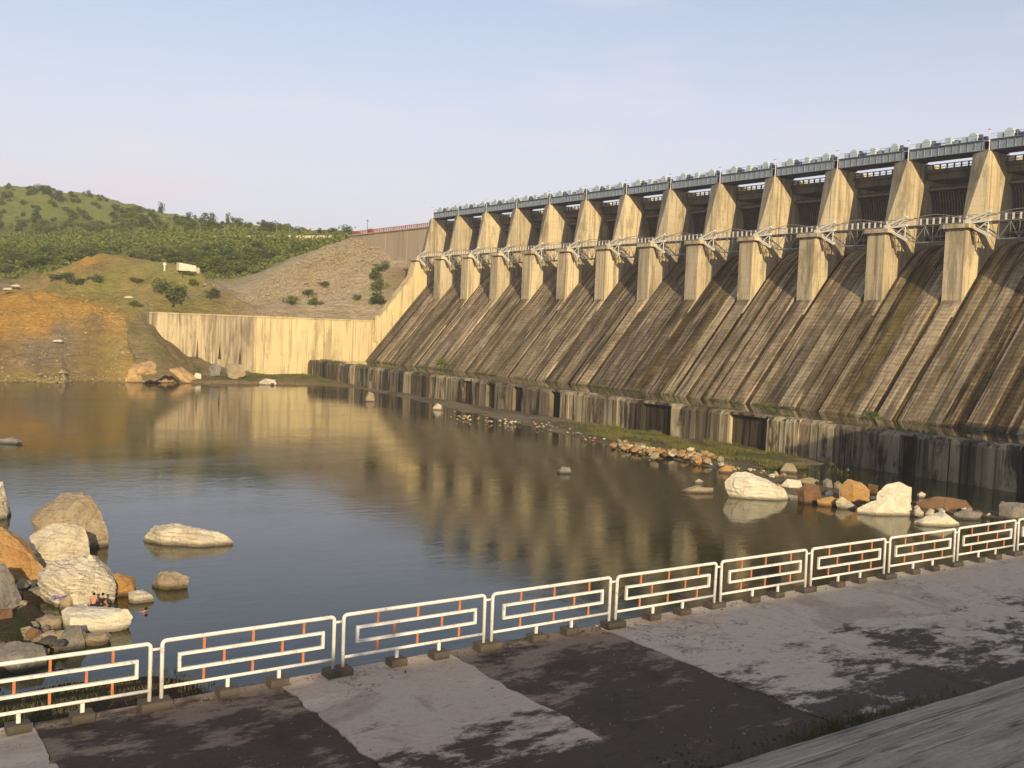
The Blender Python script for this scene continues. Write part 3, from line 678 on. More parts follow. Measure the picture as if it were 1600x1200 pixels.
# ------------------------------------------------------------------ hoist bridges and hoists
def hoist_bridge(i):
    y0 = YF(i-1)-TP+1.6; y1 = YF(i)-TP+.4; L = y1-y0
    r = empty('hoist_bridge', (196, y0, 38.5)); tag(r, 'blue-grey steel hoist girder bridge over the %s spillway bay from the right' % ORD[i], 'bridge', 'hoist bridges along the dam crest')
    for x in (0.2, 5.4):
        mb = MB().box((x, 0, .35), (x+.12, L, 2.1)).box((x-.18, 0, 2.1), (x+.32, L, 2.22)).box((x-.18, 0, .25), (x+.32, L, .347)); mb.build('girder', M_girder, r)
        mb = MB()
        for q in range(11): mb.box((x-.13, .3+q*(L-.7)/10, .36), (x-.003, .42+q*(L-.7)/10, 2.09))
        tag(mb.build('web_stiffener', M_girder, r), kind='stuff')
    MB().box((.55, 0, .12), (5.3, L, .32)).build('soffit', M_girder_dk, r)
    MB().box((-.25, 0, 2.23), (6.0, L, 2.33)).build('deck_plate', M_girder, r)
    mb = MB()
    for q in range(10): mb.bar((-.15, .2+q*(L-.4)/9, 2.33), (-.15, .2+q*(L-.4)/9, 3.35), .07)
    mb.bar((-.15, .1, 3.35), (-.15, L-.1, 3.35), .07); mb.bar((-.15, .1, 2.85), (-.15, L-.1, 2.85), .05)
    mb.build('handrail', M_girder, r)
    for y_ in (.5, L-.9): MB().box((.0, y_, -.0), (5.8, y_+.5, .24)).build('bearing', M_steel_dk, r)
    # the hoist that stands on it
    h = empty('gate_hoist', (198, y0+L/2, 40.83)); tag(h, 'pale gate hoist with two round gear covers above the %s spillway bay from the right' % ORD[i], 'hoist', 'gate hoists along the dam crest')
    for s in (-1, 1):
        cy = s*5.3
        mb = MB(); pts = [(cos(a_)*1.0, sin(a_)*1.0) for a_ in np.linspace(-.25, pi+.25, 14)]
        mb.prism([(cy+a_, 1.0+b_) for a_, b_ in pts]+[(cy-1.0, 0), (cy+1.0, 0)], -.9, .2, axis='x'); mb.build('gear_cover', M_machine, h)
        mb = MB().box((-.7, cy+1.3 if s < 0 else cy+1.3, 0), (.9, cy+2.6, 1.25)); mb.build('gearbox', M_machine, h)
        mb = MB(); mb.tube([(-.3, cy-1.4, .55), (-.3, cy-2.9, .55)], .5, 10).box((-.7, cy-2.6, 0), (.1, cy-1.6, .2)); mb.build('motor', M_motor, h)
        MB().tube([(.4, cy-1.2, 1.0), (.4, cy+1.2, 1.0)], .75, 12).build('rope_drum', M_steel_dk, h)
    MB().box((-.8, -.4, 0), (.8, .9, 1.7)).build('control_cabinet', M_machine, h)
    MB().box((-.5, -1.9, 0), (.4, -1.0, 1.1)).build('brake_box', M_girder, h)
    MB().tube([(.2, -4.1, .8), (.2, 4.0, .8)], .09, 6).build('drive_shaft', M_steel, h)
for i in range(0, 13): hoist_bridge(i)
lp = None
for i in range(-1, 13):
    l = empty('lamp_post', (195.7, YF(i)-TP+.25, 38.5)); tag(l, 'slim pale lamp post on top of the %s pier from the right edge' % ORD[i+1], 'lamp post', 'lamp posts on the pier tops')
    MB().tube([(0, 0, 0), (0, 0, 4.2)], [.10, .06], 6).build('pole', M_pale_sunlit, l); MB().box((-.6, -.1, 4.1), (.1, .12, 4.25)).build('lamp_head', M_steel, l)
    MB().box((.6, .6, 0), (2.2, 1.5, .5)).build('base', M_beam, l)

# ------------------------------------------------------------------ footbridge across the pier noses
for i in range(0, 13):
    y0 = YF(i-1)-TP-.8; y1 = YF(i)-TP-.8; L = y1-y0
    f_ = empty('footbridge_span', (190.8, y0, 23.5)); tag(f_, 'white steel footbridge span crossing the %s spillway bay from the right' % ORD[i], 'footbridge', 'footbridge spans in front of the piers')
    MB().box((.15, .02, .0), (2.2, L-.02, .28)).build('deck_plate', M_beam, f_)
    for x in (0.0, 2.3):
        nm = 'handrail' if x else 'front_rail'
        mb = MB().bar((x, 0, 1.75), (x, L, 1.75), .12).bar((x, 0, .95), (x, L, .95), .06).bar((x, 0, .36), (x, L, .36), .16); mb.build(nm, M_steel, f_)
        for q in range(13):
            y_ = .4+q*(L-.8)/12
            if x == 0: MB().box((x-.06, y_-.2, .3), (x+.02, y_+.2, 1.72)).build('baluster', M_pale_sunlit, f_)
    # lens truss: bottom chord dips below the deck, top chord rises over the rail
    for x in (-.12,):
        zb = lambda u: -3.2*min(1, min(u, 1-u)/.27); zt = lambda u: .5+1.9*(1-abs(2*u-1)**1.6)
        us = [0.0, .09, .18, .27, .40, .50, .60, .73, .82, .91, 1.0]
        mb = MB(); 
        for a_, b_ in zip(us, us[1:]): mb.bar((x, a_*L, zb(a_)), (x, b_*L, zb(b_)), .2)
        mb.build('bottom_chord', M_steel, f_)
        mb = MB()
        for a_, b_ in zip(us, us[1:]): mb.bar((x, a_*L, zt(a_)), (x, b_*L, zt(b_)), .13)
        mb.build('top_chord', M_steel, f_)
        mb = MB()
        for k, (a_, b_) in enumerate(zip(us, us[1:])):
            if 0 < k < 9: mb.bar((x, a_*L, zb(a_) if k % 2 else .1), (x, b_*L, .1 if k % 2 else zb(b_)), .12)
            if 1 < k < 9: mb.bar((x, a_*L, zb(a_)), (x, a_*L, .1), .10)
        tag(mb.build('web_bar', M_steel, f_), kind='stuff')
        xb = 2.6
        mb = MB()
        for a_, b_ in zip(us, us[1:]): mb.bar((xb, a_*L, zb(a_)), (xb, b_*L, zb(b_)), .22)
        mb.build('rear_chord', M_steel, f_)
        mb = MB()
        for u in us[1:-1]: mb.bar((x, u*L, zb(u)), (xb, u*L, zb(u)), .12)
        tag(mb.build('cross_bar', M_steel, f_), kind='stuff')
    # K shaped truss end beside each pier, coloured pale for the sun on it
    b = empty('sunlit_bracket', (190.3, YF(i)-TP-.6, 23.5)); tag(b, 'K-shaped bracket coloured as sunlit footbridge truss at the %s pier from the right' % ORD[i], 'bracket', 'footbridge brackets at the piers')
    for k, (dz, w) in enumerate(((1.7, .42), (.3, .40), (-2.7, .5))):
        MB().bar((0, 1.6, .55 if k == 0 else .15), (0, -3.6, .55+dz if k == 0 else .15+dz), w, w).build('strut', M_pale_sunlit, b)
    MB().bar((0, -3.2, -1.9), (0, -3.2, .2), .16).bar((0, -1.4, -.9), (0, -3.4, .45), .2).bar((0, -1.3, .4), (0, -3.0, 1.9), .18).build('web_bar', M_pale_sunlit, b)
    MB().box((-.12, .6, -.6), (.12, 2.0, .8)).build('gusset_plate', M_pale_sunlit, b)

# ------------------------------------------------------------------ fence
FY = 16.953; FZ = -6.41
def arc_frame(x0, x1, z0, z1, r):
    pts = [(x0, 0, z0)]
    pts += [(x0+r-r*cos(a_), 0, z1-r+r*sin(a_)) for a_ in np.linspace(0, pi/2, 6)]
    pts += [(x1-r+r*sin(a_), 0, z1-r+r*cos(a_)) for a_ in np.linspace(0, pi/2, 6)]
    pts += [(x1, 0, z0)]; return pts
def rect_bar(mb, x0, x1, z0, z1, w):
    mb.box((x0, -w/2, z0-w/2), (x1, w/2, z0+w/2)).box((x0, -w/2, z1-w/2), (x1, w/2, z1+w/2))
    mb.box((x0, -w/2, z0+w/2), (x0+w, w/2, z1-w/2)).box((x1-w, -w/2, z0+w/2), (x1, w/2, z1-w/2))
W_ = 3.2931
def fence_panel():
    r = empty('fence_panel')
    MB().tube(arc_frame(.10, W_-.10, 0, .965, .07), .036, 8).build('frame', M_white, r, smooth=True)
    MB().tube([(.135, 0, .175), (W_-.135, 0, .175)], .03, 8).build('bottom_rail', M_white, r, smooth=True)
    mb = MB(); rect_bar(mb, .36, 3.0, .435, .70, .05); mb.build('inner_frame', M_white, r)
    for x in (.80, 1.66, 2.60):
        MB().box((x-.021, -.012, .725), (x+.021, .012, .932)).build('orange_bar', M_orange, r); MB().box((x-.021, -.012, .204), (x+.021, .012, .410)).build('orange_bar', M_orange, r)
    for x in (1.15, 2.2): MB().box((x-.021, -.012, .46), (x+.021, .012, .675)).build('orange_bar', M_orange, r)
    for x in (1.22, 2.15):
        MB().box((x-.03, -.02, 0), (x+.03, .02, .147)).build('leg', M_white, r)
        b = MB(); b.box((x-.17, -.13, -.16), (x+.17, .13, -.005)); b.build('footing', M_footing, r)
    MB().tube([(W_-.10+.03, 0, .86), (W_+.10-.03, 0, .86)], .024, 8).build('connector', M_white, r, smooth=True)
    mb = MB().box((W_-.25, -.15, -.16), (W_+.25, .15, -.003)); mb.build('footing', M_footing, r)
    return r
fp = fence_panel(); fjr = random.Random(2)
flab = {-1: 'white and orange railing panel cut by the left edge, beside the boulders', 0: 'railing panel with the brown weedy bank directly behind its left leg',
        1: 'dimly lit railing panel above the corner of the light slab between two black slabs', 2: 'railing panel on the black slab below the middle of the lake', 3: 'railing panel that starts where the black slab meets the long pale slab',
        4: 'fifth railing panel, first of those wholly on the pale concrete with dark water behind', 5: 'railing panel between the fifth and seventh, in front of the dark lake', 6: 'railing panel below the pointed white boulder with small stones beside it',
        7: 'railing panel just left of the panel cut by the right edge', 8: 'sliver of railing panel cut by the right edge', 9: 'railing panel beyond the right edge'}
for n_ in range(-1, 9):
    o = fp if n_ == -1 else copy_tree(fp)
    o.location = (4.873+W_*n_, FY, FZ); o.rotation_euler = (fjr.uniform(-.02, .02), fjr.uniform(-.004, .004), fjr.uniform(-.006, .006))
    for ch in o.children:
        if ch.name.startswith('footing'): ch.rotation_euler = (fjr.uniform(-.05, .05), 0, fjr.uniform(-.02, .02))
    tag(o, flab[n_], 'railing', 'white and orange railing panels along the deck')
M_fc = M_footing
print('fence done')

# ------------------------------------------------------------------ rocks
def hull_mesh(pts, m, seed, cuts=3, amp=.05, size=1., bands=0.):
    bm = bmesh.new()
    for p in pts: bm.verts.new(p)
    bmesh.ops.convex_hull(bm, input=bm.verts[:])
    for v in [v for v in bm.verts if not v.link_faces]: bm.verts.remove(v)
    bmesh.ops.triangulate(bm, faces=bm.faces[:])
    for _ in range(cuts):
        L = sum(e.calc_length() for e in bm.edges)/len(bm.edges)
        es = [e for e in bm.edges if e.calc_length() > L*.8]
        bmesh.ops.subdivide_edges(bm, edges=es, cuts=1, use_grid_fill=True)
        bmesh.ops.triangulate(bm, faces=bm.faces[:])
    bmesh.ops.smooth_vert(bm, verts=bm.verts[:], factor=.04, use_axis_x=True, use_axis_y=True, use_axis_z=True)
    bm.normal_update()
    s_ = 1/size
    for v in bm.verts:
        q = Vector(v.co)*s_*1.6+Vector((seed*3.7, seed*1.3, 0))
        if cuts > 2:
            vd = noise.voronoi(q*.9)[0]; d0 = -(vd[0])*amp*1.1*size - max(0, .10-(vd[1]-vd[0]))*amp*5*size
        else: d0 = 0
        d = d0+noise.fractal(q*1.5, .7, 2.2, 6)*amp*1.25*size + (abs(noise.noise(q*1.3))-.2)*-amp*1.4*size
        if bands:
            sv = q.z*(4.2+seed % 3)+q.x*(.8+.3*(seed % 4))+1.1*noise.noise(q*.9); sw_ = sv-math.floor(sv)
            d += bands*size*(min(sw_*1.25, (1-sw_)*5.0)-.5)
        v.co += v.normal*d
    me = bpy.data.meshes.new('rock'); bm.to_mesh(me); bm.free(); me.materials.append(m)
    return me
def blob_pts(r, w, d, h, n_=13):
    out = []
    for k in range(n_):
        a_ = 2*pi*(k+r.uniform(-.35, .35))/n_*2.0; z = -1+2*(k+.5)/n_; q = math.sqrt(max(0, 1-z*z))**.6*r.uniform(.78, 1.08)
        out.append(Vector((cos(a_)*q*w/2, sin(a_)*q*d/2, z*h/2*r.uniform(.85, 1.1))))
    return out
def outline_rock(name, pts, k, depth, mat, label, seed, group=None, amp=.035, bands=0., cuts=5, skew=.6, ps=1.0):
    P3 = [P(x, y, k) for x, y in pts]; c0 = sum(P3, Vector())/len(P3); c0.z -= 0
    fwd = Vector((Fv.x, Fv.y, 0)).normalized(); r = random.Random(seed); out = []
    for p in P3:
        q = p-c0; low = q.z < 0
        def put(sc, f_):
            v = Vector((q.x*sc, q.y*sc, q.z*(1.0 if low else sc)))+fwd*f_
            out.append(v)
            if low: out.append(v*1.0+Vector((0, 0, -1.1*ps)))
        put(1.0, 0)
        if r.random() < .55: put(r.uniform(.35, .8), -depth*.45*r.uniform(.6, 1.1))
        if r.random() < .55: put(r.uniform(.5, .8), depth*.5*r.uniform(.7, 1))
    size = max((a_-b_).length for a_ in out for b_ in out)*.5; amp *= .75; bands = max(bands*.55, .008)
    me = hull_mesh(out, ROCKS[mat], seed, cuts, amp, size, bands)
    zmin = min(v.co.z for v in me.vertices)
    o = link(name, me, None, c0); tag(o, label, 'rock', group); return o
def kz(px, py, z=WATER+.1): return PZ(px, py, z).dot(Fv)
def find_g(px, py):
    r = np.array(Fv + Rv*((px-800)/FPX) - Uv*((py-600)/FPX)); ks = np.linspace(270, 420, 300); pts = r[None]*ks[:, None]; z, _ = terr_np(pts[:, 0], pts[:, 1])
    for i in range(1, 300):
        if pts[i, 2] <= max(z[i], WATER) or pts[i, 1] > 335: return ks[i]-(6 if px > 320 else 0)
    return 330
# left shore pile
G = 'boulders of the pile on the left shore'
outline_rock('boulder', [(48,806),(60,795),(95,768),(128,766),(142,774),(158,800),(170,838),(168,848),(140,850),(110,842),(60,835)], kz(110, 856)+1.60, 5, 'tan', 'biggest grey-tan boulder standing highest at the water, top of the left pile', 1, G, bands=.015)
outline_rock('boulder', [(44,836),(70,822),(105,815),(135,822),(138,850),(143,872),(120,885),(80,880),(58,862)], kz(100, 889)+1.28, 4, 'cream', 'squarish pale boulder leaning under the tallest one of the left pile', 2, G, bands=.01)
outline_rock('boulder', [(57,895),(80,878),(110,870),(142,868),(160,885),(181,915),(176,930),(120,948),(85,930),(62,915)], kz(118, 950)+2.0, 4.5, 'crack', 'pale boulder with dark parallel cracks behind the two seated people', 3, G, amp=.03, bands=.055, cuts=5)
outline_rock('boulder', [(-30,812),(4,822),(25,845),(60,875),(74,895),(45,915),(15,905),(-30,880)], kz(30, 918)+1.60, 5, 'orange', 'ochre orange boulder at the left edge', 4, G)
outline_rock('boulder', [(-30,880),(8,878),(22,905),(34,935),(10,955),(-30,950)], kz(10, 958)+1.28, 4, 'grey', 'dark grey boulder at the left edge below the ochre one', 5, G)
outline_rock('boulder', [(-40,745),(4,753),(10,775),(12,808),(0,812),(-40,810)], kz(5, 812)+1.28, 4, 'cream', 'pale upright boulder cut by the left edge, farthest of the pile', 6, G, bands=.02)
outline_rock('boulder', [(172,898),(185,895),(205,905),(210,920),(200,930),(172,930)], kz(190, 931)+0.80, 2.5, 'orange', 'small ochre boulder at the right foot of the cracked boulder', 7, G)
outline_rock('boulder', [(200,925),(215,922),(235,928),(241,935),(225,941),(202,935)], kz(222, 940)+0.58, 1.8, 'cream', 'low pale rock touching the water right of the small ochre boulder', 8, G)
outline_rock('boulder', [(95,955),(105,948),(150,950),(200,952),(208,965),(190,978),(172,987),(135,980),(98,968)], kz(150, 986)+0.96, 3, 'white', 'flat cream slab of rock in front of the seated people', 9, G, amp=.025)
outline_rock('boulder', [(96,908),(108,903),(117,915),(120,938),(112,948),(98,945),(92,928)], kz(106, 950)+0.51, 1.6, 'tan', 'upright oval brown rock beside the lavender cloth', 10, G)
outline_rock('boulder', [(98,985),(105,976),(125,976),(133,1000),(125,1012),(100,1015)], kz(115, 1014)+0.58, 1.8, 'grey', 'grey squarish stone leaning on the flat cream slab', 11, G)
outline_rock('boulder', [(70,1000),(85,985),(100,984),(104,1012),(85,1018)], kz(88, 1016)+0.58, 1.8, 'tan', 'brown stone left of the grey squarish stone', 12, G)
outline_rock('boulder', [(132,990),(165,990),(172,998),(160,1006),(135,1008)], kz(150, 1007)+0.58, 1.8, 'tan', 'low brown stone half in the water under the flat slab', 13, G)
outline_rock('boulder', [(-20,1008),(30,1000),(68,1008),(75,1030),(40,1045),(-20,1050)], kz(30, 1046)+1.12, 3.5, 'grey', 'broad shaded grey rock at the bottom of the left pile', 14, G)
outline_rock('boulder', [(24,998),(45,985),(72,998),(60,1006)], kz(45, 1010)+0.51, 1.6, 'grey', 'thin grey slab on the broad shaded rock', 15, G)
outline_rock('boulder', [(45,970),(70,962),(95,967),(96,978),(60,982)], kz(75, 986)+0.64, 2, 'tan', 'tan stone left of the flat cream slab', 16, G)
outline_rock('boulder', [(-20,955),(18,950),(22,985),(-20,992)], kz(0, 992)+0.80, 2.5, 'brown', 'shaded brown rock low at the left edge', 17, G)
outline_rock('boulder', [(18,920),(34,925),(32,940),(18,938)], kz(26, 946)+0.32, 1., 'grey', 'small grey stone on the dark boulder at the left edge', 18, G)
# filler of smaller stones among the pile
fill = random.Random(21)
pile_protos = [hull_mesh(blob_pts(random.Random(100+k), 1.0, .85, .62), ROCKS[m], k, 2, .05, 1.) for k, m in enumerate(['grey', 'tan', 'brown', 'dark', 'tan'])]
for k in range(70):
    px = fill.uniform(-30, 105); py = fill.uniform(905, 1015)
    if px > 60 and py < 945: continue
    q = PZ(px, py, WATER+.7); s_ = fill.uniform(.5, 1.3)
    o = link('boulder', pile_protos[k % 5], None, (q.x, q.y, WATER+fill.uniform(.2, .9))); o.scale = (s_*1.2, s_, s_); o.rotation_euler = (fill.uniform(-.5, .5), fill.uniform(-.5, .5), fill.uniform(0, 6.28))
    tag(o, '%s stone in the shaded jumble of rubble at the left edge%s' % (['grey', 'tan', 'dark brown', 'blackish', 'tan'][k % 5], ', at back' if py < 960 else ', in front'), 'rock', 'small stones in the left pile')
# rocks standing in the lake
G2 = 'rocks standing in the lake'
outline_rock('rock', [(221,852),(228,836),(240,820),(275,818),(320,826),(350,835),(366,847),(330,853),(260,856)], kz(290, 850)+1.02, 3.2, 'cream', 'long pale wedge-shaped rock alone in the water', 31, G2, amp=.03, bands=.03)
outline_rock('rock', [(236,912),(250,892),(275,893),(298,901),(290,912),(270,922),(245,920)], kz(267, 919)+0.64, 2, 'tan', 'tan rock in the water in front of the long wedge-shaped one', 32, G2)
outline_rock('rock', [(-10,692),(0,686),(18,683),(38,690),(20,697),(-10,697)], kz(15, 693)+0.64, 2, 'grey', 'low flat grey rock near the left edge of the lake', 33, G2)
outline_rock('rock', [(870,736),(878,729),(890,730),(894,738),(885,741),(872,741)], kz(880, 739)+0.45, 1.4, 'grey', 'small grey rock alone in the middle of the lake', 34, G2)
outline_rock('rock', [(1062,766),(1085,759),(1115,762),(1113,770),(1080,773)], kz(1090, 769)+0.51, 1.6, 'tan', 'low tan rock left of the big white boulder', 35, G2)
outline_rock('rock', [(1084,752),(1092,748),(1100,752),(1092,755)], kz(1092, 754)+0.26, .8, 'cream', 'tiny pale stone behind the low tan rock', 36, G2)
# right spit
G3 = 'large rocks on the right spit'
Lr = [([(1131,752),(1145,738),(1165,736),(1200,748),(1225,762),(1236,781),(1200,781),(1140,773)],1185,779,3.4,'white','biggest smooth white boulder, rounded, at the tip of the right spit',0),
 ([(1340,793),(1365,782),(1400,768),(1420,772),(1428,805),(1400,807),(1360,802)],1390,805,3,'white','pointed white boulder sloping down to the left, with a brown foot',.0),
 ([(1370,770),(1385,757),(1405,752),(1425,762),(1425,775),(1395,780)],1400,790,2.4,'white','rounded white boulder behind the pointed one',0),
 ([(1428,815),(1450,805),(1475,800),(1500,817),(1470,825),(1440,824)],1465,821,2.6,'white','low cream boulder right of the pointed one, nearest the railing',0),
 ([(1244,765),(1260,755),(1280,758),(1284,772),(1272,786),(1250,785)],1265,786,2,'brown','dark brown angular boulder touching the big white one',0),
 ([(1276,780),(1300,775),(1315,782),(1310,790),(1280,790)],1295,790,1.4,'orange','orange low rock in front of the brown boulder',0),
 ([(1310,762),(1325,748),(1345,752),(1360,765),(1358,784),(1330,785),(1312,778)],1335,786,2.4,'orange','large tan and orange rock in the middle of the spit',0),
 ([(1305,784),(1315,775),(1338,790),(1332,795),(1312,790)],1322,794,1.2,'cream','small cream stone in front of the tan and orange rock',0),
 ([(1221,757),(1230,748),(1250,750),(1254,760),(1240,764)],1238,764,1.6,'white','pale stone behind the shoulder of the big white boulder',0),
 ([(1245,750),(1265,745),(1280,750),(1275,757),(1250,758)],1262,758,1.6,'tan','pinkish tan stone at the back of the spit',0),
 ([(1285,752),(1292,747),(1300,750),(1302,762),(1288,763)],1294,764,1.2,'grey','grey upright stone at the back of the spit',0),
 ([(1303,755),(1310,751),(1316,757),(1313,764),(1304,763)],1309,765,1,'tan','small tan stone beside the grey upright one',0),
 ([(1289,770),(1296,765),(1302,770),(1298,776),(1290,776)],1295,777,.8,'white','small bright white stone between brown and orange rocks',0),
 ([(1356,755),(1372,758),(1370,768),(1360,770)],1364,772,1.6,'brown','brown rock behind the tan and orange one',0),
 ([(1219,735),(1228,723),(1240,724),(1246,735),(1232,739)],1232,738,1.3,'tan','tan cracked rock alone on the wet flat behind the spit',0),
 ([(1427,797),(1435,793),(1444,800),(1441,807),(1430,806)],1435,807,1,'cream','small pale stone right of the pointed boulder',0),
 ([(1446,802),(1453,794),(1461,797),(1457,806),(1447,807)],1453,807,.9,'cream','small upright pale stone above the low cream boulder',0),
 ([(1430,785),(1460,775),(1510,780),(1520,795),(1470,797),(1435,793)],1470,798,2.5,'brown','wide dark brown rock in the shade behind the pale stones',0),
 ([(1490,802),(1510,795),(1535,802),(1530,810),(1495,811)],1512,811,1.6,'grey','low grey rock in shade near the right edge',0),
 ([(1433,772),(1440,768),(1447,772),(1440,776)],1440,777,.7,'cream','tiny pale stone beyond the brown rock',0),
 ([(1560,790),(1565,783),(1600,785),(1625,790),(1625,810),(1562,810)],1590,811,2.5,'grey','squared grey block at the right edge above the railing',0),
 ([(570,622),(576,611),(584,615),(586,625),(575,628)],578,627,3,'tan','pinkish tan rock on the low bank in front of the far sill',0),
 ([(676,637),(683,629),(690,633),(691,639)],683,640,2,'cream','pale rock on the low bank below the sill',0),
 ([(1079,722),(1085,712),(1095,713),(1097,722),(1088,725)],1088,725,1.6,'orange','rounded orange rock between the rubble heap and the white boulder',0),
 ([(1122,735),(1130,726),(1142,728),(1145,737),(1132,738)],1134,738,1.3,'orange','orange rock just behind the big white boulder',0)]
for s_, (pts, bx, by, dp, mt, lb, bd) in enumerate(Lr):
    outline_rock('rock', pts, kz(bx, by)+dp*.3, dp, mt, lb, 40+s_, G3, bands=bd, cuts=5 if s_ < 8 else 4, amp=.03)
# rubble heap of small stones
rr = random.Random(9); protos = [(m, hull_mesh(blob_pts(random.Random(200+k), 1.0, .9, .7, 11), ROCKS[m], 60+k, 1, .05, 1.)) for k, m in enumerate(['orange', 'cream', 'tan', 'orange', 'brown', 'cream', 'grey'])]
words = dict(orange='orange-brown', cream='cream', tan='tan', brown='dark brown', grey='grey')
def scatter(poly_line, n_, spread, smin, smax, lab, weights):
    for k in range(n_):
        u = rr.random()*(len(poly_line)-1); i = min(int(u), len(poly_line)-2); u -= i
        px = poly_line[i][0]*(1-u)+poly_line[i+1][0]*u+rr.gauss(0, spread); py = poly_line[i][1]*(1-u)+poly_line[i+1][1]*u+rr.gauss(0, spread*.35)
        q = PZ(px, py, WATER+.25); s_ = rr.uniform(smin, smax)**1.0; m, me_ = protos[rr.choices(range(7), weights)[0]]
        o = link('stone', me_, None, (q.x, q.y, WATER+.15+s_*.2+rr.random()*.25)); o.scale = (s_, s_*rr.uniform(.7, 1.1), s_*rr.uniform(.6, 1)); o.rotation_euler = (rr.uniform(-.4, .4), rr.uniform(-.4, .4), rr.uniform(0, 6.28))
        tag(o, ('large' if s_ > (smin+smax)/2 else 'small')+lab[5:] % words[m]+(', at its far end' if px < (poly_line[0][0]+poly_line[-1][0])/2 else ', at its near end'), 'rock', 'small stones along the spit')
scatter([(960,695),(1000,702),(1060,712),(1105,722)], 125, 9, .7, 2.0, 'small %s stone in the rubble heap below the sill', (5, 3, 3, 4, 2, 2, .5))
scatter([(1090,724),(1140,732),(1170,738),(1230,748)], 26, 6, .5, 1.3, 'small %s stone between the rubble heap and the white boulder', (3, 2, 2, 2, 2, 2, 1))
scatter([(1225,755),(1290,768),(1370,780),(1440,795),(1560,808)], 48, 8, .4, 1.3, 'small %s stone among the large rocks of the right spit', (1, 2, 3, 1, 3, 2, 3))
scatter([(690,648),(780,660),(860,666),(940,690)], 95, 8, .4, 1.0, 'small %s stone on the low flat bank below the sill', (1, 3, 2, 1, 1, 2, 1))
scatter([(400,600),(470,592),(300,592),(120,596)], 30, 12, .5, 1.3, 'small %s stone at the far water edge', (2, 2, 3, 1, 1, 2, 1))
for s_, (pts, dp, mt, lb) in enumerate([
 ([(190,590),(200,574),(212,566),(224,572),(238,564),(250,572),(262,584),(264,597),(190,597)], 12, 'ochre', 'yellow-ochre rock outcrop at the far water edge, left of two'),
 ([(238,588),(252,573),(266,580),(284,572),(300,584),(318,598),(238,598)], 10, 'ochre', 'yellow-ochre rock outcrop at the far water edge, right of two'),
 ([(300,590),(306,582),(314,584),(315,594),(303,596)], 2, 'white', 'bright pale block at the far water edge before the stained wall'),
 ([(352,574),(362,566),(378,570),(384,582),(370,588),(355,584)], 3, 'tan', 'tan rock at the foot of the stained wall'),
 ([(325,574),(334,567),(346,572),(344,582),(328,582)], 3, 'grey', 'grey rock at the foot of the stained wall'),
 ([(405,596),(415,591),(430,593),(432,599),(408,600)], 1.5, 'cream', 'small pale rock on the far grassy shore')]):
    bx = sum(p[0] for p in pts)/len(pts); by = max(p[1] for p in pts); g_ = find_g(bx, by)+(2.5 if dp > 7 else .4)
    outline_rock('rock', pts, g_+.8, dp, mt, lb, 80+s_, 'rocks along the far bank', cuts=3, amp=.06)
# gravel and stones on the rock fill and earth bank: uncountable
def stones_stuff(name, n_, region, smin, smax, mat, seed):
    r = random.Random(seed); mb = MB(); xy = []
    while len(xy) < n_:
        x, y = region(r); xy.append((x, y))
    A_ = np.array(xy); z, _ = terr_np(A_[:, 0], A_[:, 1])
    for (x, y), zz in zip(xy, z):
        zz += terr_noise(x, y)*tn_mask(x, y); s_ = r.uniform(smin, smax)*(2.0 if r.random() < .05 else 1); b_ = [Vector((r.uniform(-1, 1), r.uniform(-1, 1), r.uniform(-.5, 1)))*s_ for _ in range(2)]
        vs = [(x+s_*r.uniform(.6, 1), y, zz), (x, y+s_*r.uniform(.6, 1), zz), (x-s_*r.uniform(.6, 1), y, zz-.1), (x, y-s_*r.uniform(.6, 1), zz-.1), (x+r.uniform(-.3, .3)*s_, y+r.uniform(-.3, .3)*s_, zz+s_*r.uniform(.5, .9))]
        mb.add(vs, [(0, 1, 4), (1, 2, 4), (2, 3, 4), (3, 0, 4)])
    o = mb.build(name, mat); tag(o, 'loose broken stones scattered on the bare slopes', 'stones', kind='stuff')
def reg_cone(r):
    while True:
        px, py = r.uniform(300, 610), r.uniform(380, 485); lim = 372+max(0, (555-px))*.47
        if py > lim: break
    q = P(px, py, 350+(px-300)*.16+ (485-py)*.42); return q.x, max(341, q.y)
stones_stuff('rubble', 3800, reg_cone, .22, .7, R_tan, 1)
stones_stuff('rubble', 1300, lambda r: (r.uniform(-60, 84), r.uniform(308, 350)), .15, .45, R_ochre, 2)
stones_stuff('rubble', 700, lambda r: (r.uniform(-60, 88), 314+abs(r.gauss(0, 4))), .3, 1.0, R_tan, 3)

# ------------------------------------------------------------------ plants
def leaf_cloud(r, blobs, n_, leaf, m, squash=.8):
    V = []; Fc = []
    for k in range(n_):
        cx_, cy_, cz_, rad = blobs[r.randrange(len(blobs))]
        d = Vector((r.gauss(0, 1), r.gauss(0, 1), r.gauss(0, 1))).normalized()*rad*(r.random()**.33)
        c_ = Vector((cx_+d.x, cy_+d.y, cz_+d.z*squash)); a_ = Vector((r.gauss(0, 1), r.gauss(0, 1), r.gauss(0, .7))).normalized()
        b_ = a_.cross(Vector((r.gauss(0, 1), r.gauss(0, 1), r.gauss(0, 1)))).normalized(); s_ = leaf*r.uniform(.6, 1.35)
        i = len(V); V += [c_-a_*s_, c_+b_*s_*.5, c_+a_*s_, c_-b_*s_*.5]; Fc.append((i, i+1, i+2, i+3))
    me_ = bpy.data.meshes.new('crown'); me_.from_pydata(V, [], Fc); me_.materials.append(m); return me_
def crown_blobs(r, w, h, n_=7, z0=.25):
    return [(r.uniform(-.36, .36)*w, r.uniform(-.36, .36)*w, h*(z0+r.uniform(0, .62)), w*r.uniform(.16, .30)) for _ in range(n_)]
protos_t = []
